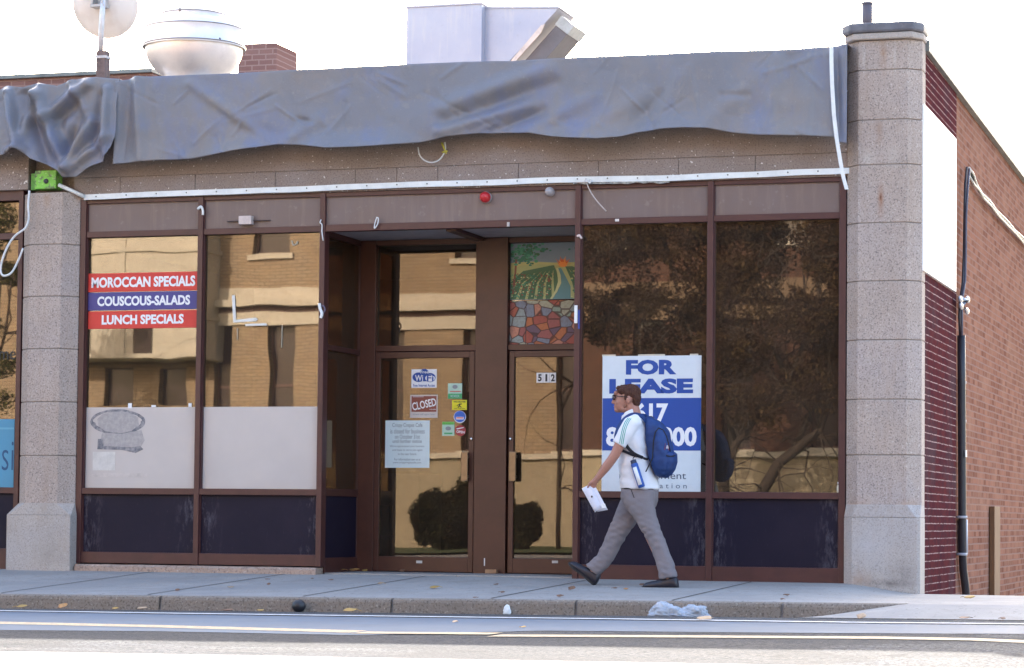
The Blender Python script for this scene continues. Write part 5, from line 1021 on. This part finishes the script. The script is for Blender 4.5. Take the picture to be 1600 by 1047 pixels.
# face details
EYE = flat('eye_dark', (.05, .03, .025), .3)
for s in (-1, 1): MB().ell(Q(964.2, 621.5, s*.032), (.010, .012, .007), None, 10, 7).build('eye', EYE, man)
HAIR = Mat('brown_hair', (.075, .030, .021), .6, 0, .2); HAIR.spots(60, .45, .65, (.12, .055, .036), 3, .8, HAIR.scaled((1, 1, .35))); HAIR.bump(HAIR.noise(90, 4, .7, HAIR.scaled((1, 1, .3))), 1., .012); HAIR = HAIR.done()
b = MB()
E3(985.8, 614.5, 0, (.090, .083, .080)); E3(975.5, 607.5, 0, (.062, .066, .035), Matrix.Rotation(-.05, 3, 'Y')); E3(969, 606.6, -.01, (.030, .052, .021)); E3(993.5, 621.5, 0, (.043, .072, .068)); E3(994.5, 630.5, 0, (.026, .056, .03))
for s in (-1, 1): E3(980.8, 620.5, s*.071, (.012, .011, .030)); E3(975, 612, s*.062, (.04, .018, .03))
hb = remesh(b, 'hair', HAIR, man, .0045, 2)
for v, nn in normals(hb): v.co += nn*(.005*noise.noise(Vector((v.co.x*60, v.co.y*60, v.co.z*25)))+.004*noise.noise(v.co*130))
ST = Mat('stubble', (.25, .105, .065), .7); ST.spots(160, .4, .6, (.37, .18, .125), 2, .8)
b = MB(); E3(969.5, 639.8, 0, (.043, .047, .021), Matrix.Rotation(.42, 3, 'Y')); E3(978.5, 634.5, 0, (.026, .0635, .034), Matrix.Rotation(.4, 3, 'Y')); E3(962.6, 633, 0, (.010, .028, .0045))
remesh(b, 'beard', ST.done(), man, .004, 2)
FR = flat('glasses_black', (.015, .012, .014), .25)
gl = None; b = MB()
for s in (-1, 1):
    c = Q(960.8, 621, s*.034); pts = [c+Vector((.014*(-s if s > 0 else 1)*0+.012*math.cos(a)*(.55), s*0+.027*math.cos(a), .0215*math.sin(a))) for a in [2*math.pi*k/20 for k in range(21)]]
    b.tube(pts, .0035, 6); b.tube([Q(963.5, 619, s*.064), Q(974, 620.2, s*.078), Q(985, 621.5, s*.083), Q(988, 625, s*.083)], .0038, 6)
    b.tube([Q(961.5, 618.5, s*.058), Q(963.5, 619, s*.064)], .0042, 6)
b.tube([Q(959.8, 620, -.009), Q(959.3, 619.6, 0), Q(959.8, 620, .009)], .003, 6); gl = b.build('glasses', FR, man)
lm_ = glass('lens', .12, (1, 1, 1), (.92, .92, .92))
for s in (-1, 1):
    c = Q(960.8, 621, s*.034); MB().prism([(c.y+.025*math.cos(a), c.z+.0195*math.sin(a)) for a in [2*math.pi*k/20 for k in range(20)]], 'x', c.x-.0008, c.x+.0008).build('lens', lm_, gl)
# shirt
SH = Mat('white_cotton', (.78, .77, .80), .85); SH.spots(4, .45, .7, (.72, .71, .76), 4); SH.bump(SH.noise(9, 4, .6, SH.scaled((1, 1, 1.6))), .35, .02); SH = SH.done()
b = MB(); T_ = [(651, 985, 1001, .07), (655.5, 979, 1007, .135), (661, 974, 1010, .185), (668, 971.5, 1012.5, .20), (678, 970, 1014, .203), (692, 968.5, 1015.5, .193), (710, 968, 1016, .178), (730, 968.5, 1020, .175), (748, 970, 1026, .183), (757, 970.5, 1028, .187), (764, 970.8, 1029.2, .188)]
b.loft([ring((l, py), (r, py+(2 if py < 660 else 0)), hy, 0) for py, l, r, hy in T_])
for s in (-1, 1):
    pts = [(1000, 659, s*.12, .066), (995, 664, s*.175, .070), (987, 678, s*.207, .066), (977.5, 695.5, s*.222, .060)] if s < 0 else [(1000, 659, s*.12, .066), (999, 666, s*.18, .068), (1004, 682, s*.21, .062), (1009, 697, s*.222, .058)]
    b.tube([Q(*p[:3]) for p in pts], [p[3] for p in pts], 20)
sh = remesh(b, 'shirt', SH, man, .0065, 5)
for v, nn in normals(sh):
    p = v.co+Vector(man['_o']); k = max(0, min(1, (1.35-p.z)/.5)); f = p.z*9+p.x*5
    v.co += nn*(.016*k*noise.noise(Vector((p.x*6+p.z*5, p.y*6, p.z*14)))+.009*(1-2*abs(noise.noise(Vector((p.x*6-p.z*7, p.y*5, p.z*5+p.x*4)))))*.6+.006*noise.noise(Vector((p.x*14, p.y*10, p.z*9))))
b = MB(); rr_ = []
for j, (dz, ex_) in enumerate(((-.026, 1.12), (.012, 1.03), (.016, .98), (.008, .94), (-.022, .97))):
    r_ = []
    for k in range(28):
        a = 2*math.pi*k/28; u = math.cos(a); c = Q(984, 645.2); r_.append(c+Vector((.067*u*ex_, .066*math.sin(a)*ex_, .030*u+dz-(.012 if u < -.6 else 0))))
    rr_.append(r_)
b.loft(rr_, False); b.build('collar', SH, sh)
SHB = BVHTree.FromPolygons([v.co+Vector(man['_o']) for v in sh.data.vertices], [tuple(p.vertices) for p in sh.data.polygons])
def onto(bvh, px, py, off, y0=-2.2):
    d = (Q(px, py)-Vector(CAM)); o = Vector(CAM); h = bvh.ray_cast(o, d.normalized()); 
    return (h[0]+h[1]*off) if h[0] else Q(px, py, -.2)
GR = flat('teal_stripe', (.0, .36, .27), .8)
for k in range(3):
    o = k*2.5; path = [(981.5+o*.9, 653.2+o*.15), (977+o, 659+o*.2), (973.3+o, 668+o*.2), (970.8+o, 678+o*.25), (969+o, 687+o*.3), (968.2+o, 692.5+o*.35)]
    b = MB(); vs = []
    N_ = 26
    for i in range(N_+1):
        t = i/N_*(len(path)-1); q = min(len(path)-2, int(t)); f = t-q; px, py = path[q][0]*(1-f)+path[q+1][0]*f, path[q][1]*(1-f)+path[q+1][1]*f
        vs += [onto(SHB, px-.5, py, .002), onto(SHB, px+.5, py, .002)]
    b.add(vs, [(2*i, 2*i+1, 2*i+3, 2*i+2) for i in range(N_)]); st_ = b.build('stripe', GR, sh); st_.modifiers.new('thickness', 'SOLIDIFY').thickness = .0015
# trousers
TR = Mat('grey_trousers', (.215, .185, .195), .85); TR.spots(5, .4, .7, (.19, .165, .175), 4); TR.spots(180, .5, .7, (.26, .23, .24), 2, .4); TR.bump(TR.noise(10, 4, .6, TR.scaled((1, 1, 1))), .3, .02); TR = TR.done()
b = MB()
b.loft([ring((973.5, 760), (1027, 760), .160, 0), ring((972.5, 768), (1027.8, 768), .168, 0), ring((972, 778), (1027, 778), .172, 0), ring((976, 790), (1024, 790), .168, 0), ring((986, 800), (1016, 800), .15, 0)])
b.loft([ring(l, r, hy, dy) for l, r, hy, dy in (((972, 768), (1015, 772), .085, .085), ((966, 782), (1005, 795), .088, .088), ((959, 799), (995, 808), .084, .09), ((949.5, 823), (980.5, 830), .074, .09), ((940, 845), (966, 851), .066, .092), ((928, 869), (952.5, 877), .062, .094), ((919, 877), (941.5, 890), .062, .095), ((911, 881.5), (931, 900), .064, .095))])
b.loft([ring(l, r, hy, dy) for l, r, hy, dy in (((976, 768), (1027, 768), .085, -.085), ((980, 782), (1025.5, 782), .09, -.088), ((987, 795), (1027, 795), .086, -.09), ((998, 812), (1030.5, 812), .079, -.09), ((1010, 833), (1038, 833), .07, -.092), ((1022, 858), (1047.6, 857), .064, -.094), ((1030, 878), (1055, 876), .063, -.095), ((1034, 893), (1059, 890), .064, -.096), ((1034.5, 904.5), (1061.5, 900.5), .066, -.096))])
tr = remesh(b, 'trousers', TR, man, .0065, 5)
KN = [(Q(1016, 832, -.09), .16), (Q(960, 830, .09), .16), (Q(1045, 893, -.09), .12), (Q(930, 880, .09), .12), (Q(992, 795, -.05), .14)]
for v, nn in normals(tr):
    p = v.co+Vector(man['_o']); a = .006*noise.noise(Vector((p.x*7, p.y*7, p.z*7)))+.004*(1-2*abs(noise.noise(Vector((p.x*8+p.z*4, p.y*5, p.z*9-p.x*5)))))
    for c, r in KN:
        d = (p-c).length
        if d < r*1.4: a += (1-d/(r*1.4))*(.012*noise.noise(Vector((p.x*9+p.z*11, p.y*5, p.z*24-p.x*10)))+.002*math.sin(p.z*120+p.x*60+3*noise.noise(p*6)))
    v.co += nn*a
TRB = BVHTree.FromPolygons([v.co+Vector(man['_o']) for v in tr.data.vertices], [tuple(p.vertices) for p in tr.data.polygons])
MB().tube([onto(TRB, x, y, .001) for x, y in ((986, 765), (988, 770), (991, 778))], .004, 5).build('pocket_seam', flat('seam_dark', (.05, .04, .045), .9), tr)
MB().loft([[p+Vector((0, 0, dz)) for p in ring((973, 762), (1027.6, 762), .167*k, 0)] for dz, k in ((-.016, 1.0), (-.014, 1.03), (.012, 1.03), (.014, 1.0))]).build('belt', flat('black_leather', (.02, .017, .02), .45), man)
LE = flat('shoe_leather', (.018, .016, .026), .38, 0, .2, 20)
def shoe(heel, toe, dy):
    h, t = Q(*heel, dy), Q(*toe, dy); u = (t-h); L = u.length; u.normalize(); up = Vector((0, -1, 0)).cross(u); up = up if up.z > 0 else -up
    prof = [(0, .055, .028), (.02, .095, .036), (.08, .118, .040), (.22, .118, .041), (.36, .106, .041), (.48, .088, .043), (.62, .074, .047), (.76, .067, .050), (.88, .058, .046), (.95, .044, .036), (1., .014, .014)]
    b = MB(); rings = []
    for f, hh, wy in prof:
        c = h+u*L*f; r_ = []
        for k in range(20):
            a = 2*math.pi*k/20; s_ = math.sin(a); r_.append(c+Vector((0, math.copysign(abs(math.cos(a))**.8, math.cos(a))*wy, 0))+up*((.018+max(0, s_)**.8*(hh-.018)) if s_ >= 0 else .018+s_*.004+ (.006*max(0, f-.8)/.2)))
        rings.append(r_)
    b.loft(rings); o = b.build('shoe', LE, man)
    b = MB(); outl = [(f, w_+.004) for f, hh, w_ in prof]; rings = []
    for f, w_ in outl:
        c = h+u*L*f; z0 = 0 if f < .28 else (.006 if f < .5 else .001); z0 += .012*max(0, f-.85)/.15
        rings.append([c+Vector((0, -w_, 0))+up*z0, c+Vector((0, w_, 0))+up*z0, c+Vector((0, w_, 0))+up*(.02+.005*max(0, f-.85)/.15), c+Vector((0, -w_, 0))+up*(.02+.005*max(0, f-.85)/.15)])
    b.loft(rings); b.sm = [False]*len(b.f); b.build('sole', flat('black_sole', (.012, .012, .014), .6), o)
shoe((1064, 920.3), (1008, 920.3), -.096); shoe((924.5, 915.5), (882.5, 882), .096)
# papers in the hand
pp = thing('paper_sheets', Q(938, 800, -.215), 'folded white papers held in the left hand of the walking man', 'papers')
PW = flat('paper_white', (.74, .72, .80), .7, 0, .03, 6)
def paper(c, dy, bow, name):
    b = MB(); vs = []
    for i in range(9):
        for j in range(7):
            u, v = i/8, j/6; a = Vector(c[0]).lerp(Vector(c[1]), u); d = Vector(c[3]).lerp(Vector(c[2]), u); p = a.lerp(d, v); vs.append(Q(p[0], p[1], dy-bow*math.sin(math.pi*u)+.012*v*v))
    b.smooth = True; b.add(vs, [(i*7+j, i*7+j+1, (i+1)*7+j+1, (i+1)*7+j) for i in range(8) for j in range(6)]); o = b.build(name, PW, pp); o.modifiers.new('thickness', 'SOLIDIFY').thickness = .0015; return o
paper([(919.5, 764), (934, 757), (950, 794), (939.5, 801)], -.216, .012, 'front_sheet'); paper([(924, 761.5), (938, 756), (959, 797), (943, 800)], -.207, .006, 'back_sheet')
b = MB(); c = Q(936, 776.5, -.232); b.prism([(c.x+.012*math.cos(a)*(.7), c.z+.010*math.sin(a)) for a in [.5+k*1.05 for k in range(6)]], 'y', c.y-.001, c.y); b.build('printed_mark', I['black'], pp)
b = MB(); c = Q(941, 789, -.226); b.prism([W(938, 788, YP-.224), W(945.5, 787, YP-.224), W(947.5, 793, YP-.224), W(941, 794.5, YP-.224)], 'y', YP-.2275, YP-.226); b.build('label', I['white'], pp)
# backpack
bp = thing('backpack', Q(1035, 747), 'bulging navy blue backpack on the back of the walking man', 'backpack')
NV = Mat('navy_nylon', (.008, .040, .17), .65); NV.spots(7, .45, .7, (.006, .026, .11), 4); NV.spots(30, .55, .75, (.014, .055, .22), 3, .5); NV.bump(NV.noise(14, 5), .4, .015); NV = NV.done()
BK = flat('black_webbing', (.012, .012, .02), .7)
b = MB(); b.loft([ring((l, py), (r, py+dr_), hy, -.01, 32, 2.8) for py, l, r, hy, dr_ in ((651, 1012, 1023, .07, 2), (656, 1010.5, 1032, .115, 2), (666, 1010, 1040, .14, 1), (680, 1010.5, 1046, .15, 0), (695, 1012, 1050, .155, 0), (708, 1014, 1052, .155, 0), (722, 1017.5, 1052, .152, 0), (734, 1022, 1050, .145, 0), (742, 1027, 1046, .125, 0), (746, 1031, 1042, .08, 0))])
bb = remesh(b, 'main_bag', NV, bp, .008, 4)
for v, nn in normals(bb): p = v.co+Vector(bp['_o']); v.co += nn*(.012*noise.noise(p*9)+.006*noise.noise(p*22))
b = MB(); b.loft([ring((l, py), (r, py), hy, -.01, 28, 2.8) for py, l, r, hy in ((706, 1040, 1053, .10), (709, 1038, 1056.5, .125), (722, 1036, 1057, .128), (734, 1036, 1053.5, .12), (743, 1036, 1047, .10))]); fp = remesh(b, 'front_pocket', NV, bp, .007, 3)
BB = BVHTree.FromPolygons([v.co+Vector(bp['_o']) for v in bb.data.vertices], [tuple(p.vertices) for p in bb.data.polygons])
MB().tube([onto(BB, x, y, .002) for x, y in ((1018, 738), (1020, 715), (1021, 690), (1024, 675), (1029, 669), (1036, 672), (1041, 682), (1045, 697), (1047, 706))], .006, 6).build('zip', BK, bp)
FB = BVHTree.FromPolygons([v.co+Vector(bp['_o']) for v in fp.data.vertices], [tuple(p.vertices) for p in fp.data.polygons])
MB().tube([onto(FB, x, y, .002) for x, y in ((1041, 712), (1046, 713), (1051, 713), (1054, 712))], .006, 6).build('pocket_zip', BK, bp)
def patch(bvh, px0, px1, py0, py1, mat, name, off=.004):
    vs = [onto(bvh, px, py, off) for px, py in ((px0, py1), (px1, py1), (px1-1, py0), (px0+1, py0))]; o = MB().add(vs, [(0, 1, 2, 3)]).build(name, mat, bp); o.modifiers.new('thickness', 'SOLIDIFY').thickness = .002
patch(BB, 1038, 1045, 693, 703.5, flat('patch_maroon', (.20, .05, .09), .7), 'patch'); patch(BB, 1040, 1043.5, 696, 701, flat('patch_pale', (.5, .45, .5), .7), 'patch_mark', .0075)
MB().tube([Q(1014, 655, -.02), Q(1013, 652, -.02), Q(1018, 651.5, -.02), Q(1022, 653.5, -.02), Q(1021, 656, -.02)], .009, 8).build('grab_handle', BK, bp)
def band(pts, wd, th, name, mat, par):
    ps = [Q(*p) for p in pts]; out = []
    for i in range(len(ps)-1):
        p0, p1, p2, p3 = ps[max(0, i-1)], ps[i], ps[i+1], ps[min(len(ps)-1, i+2)]
        for t in (0, .25, .5, .75): out.append(.5*((2*p1)+(p2-p0)*t+(2*p0-5*p1+4*p2-p3)*t*t+(3*p1-p0-3*p2+p3)*t**3))
    out.append(ps[-1]); rings = []
    cen = Q(992, 690)
    for i, p in enumerate(out):
        t = (out[min(i+1, len(out)-1)]-out[max(0, i-1)]).normalized(); nrm = (p-cen); nrm -= t*nrm.dot(t); nrm.normalize(); s_ = t.cross(nrm)
        rings.append([p+s_*wd+nrm*th, p-s_*wd+nrm*th, p-s_*wd-nrm*th, p+s_*wd-nrm*th])
    b = MB(); b.loft(rings); b.sm = [False]*len(b.f); return b.build(name, mat, par, .003)
for s in (-1, 1):
    band([(1015, 660, s*.10), (1009, 652, s*.118), (1001, 648.6, s*.13), (992, 649.5, s*.138), (984, 654.5, s*.142), (976, 664, s*.145), (970, 678, s*.14), (969, 692, s*.145)], .026, .006, 'shoulder_strap', NV, bp)
    band([(969, 692, s*.145), (973, 702, s*.17), (984, 706, s*.2), (996, 711, s*.195), (1008, 716, s*.15), (1018, 718, s*.12)], .013, .003, 'lower_strap', BK, bp)
band([(985, 690, -.20), (990, 700, -.203), (1000, 710, -.198), (1012, 716, -.165)], .015, .003, 'side_strap', BK, bp)
# blue bottle hanging at the hip
bt = thing('hanging_bottle', Q(1010, 764, -.21), 'blue bottle with a white panel hanging at the hip of the walking man', 'bottle')
ax_, bx_ = Q(1000.5, 725, -.215), Q(1012.5, 762, -.215); dv = (bx_-ax_); Lb = dv.length; dvn = dv.normalized(); BLU = flat('bottle_blue', (.015, .085, .38), .4)
MB().lathe([(0, 0), (.028, .002), (.031, .012), (.031, Lb-.006), (.026, Lb), (0, Lb)], ax_, 22, dvn).build('bottle_body', BLU, bt)
MB().lathe([(0, -.032), (.024, -.03), (.026, -.002), (.029, .006)], ax_, 18, dvn).build('cap', flat('bottle_cap', (.03, .035, .07), .5), bt)
sd_ = dvn.cross(Vector((0, -1, 0))).normalized(); b = MB(); vs = []
for i in range(7):
    a = -.55+1.1*i/6; o = sd_*math.sin(a)*.0325+Vector((0, -1, 0))*math.cos(a)*.0325; vs += [ax_+dvn*.035+o, ax_+dvn*(Lb-.022)+o]
b.smooth = True; b.add(vs, [(2*i, 2*i+1, 2*i+3, 2*i+2) for i in range(6)]); b.build('white_panel', I['white'], bt).modifiers.new('thickness', 'SOLIDIFY').thickness = .001
MB().tube([ax_-dvn*.03, Q(999, 716, -.205), Q(1004, 713, -.19)], .004, 6).build('cord', BK, bt)
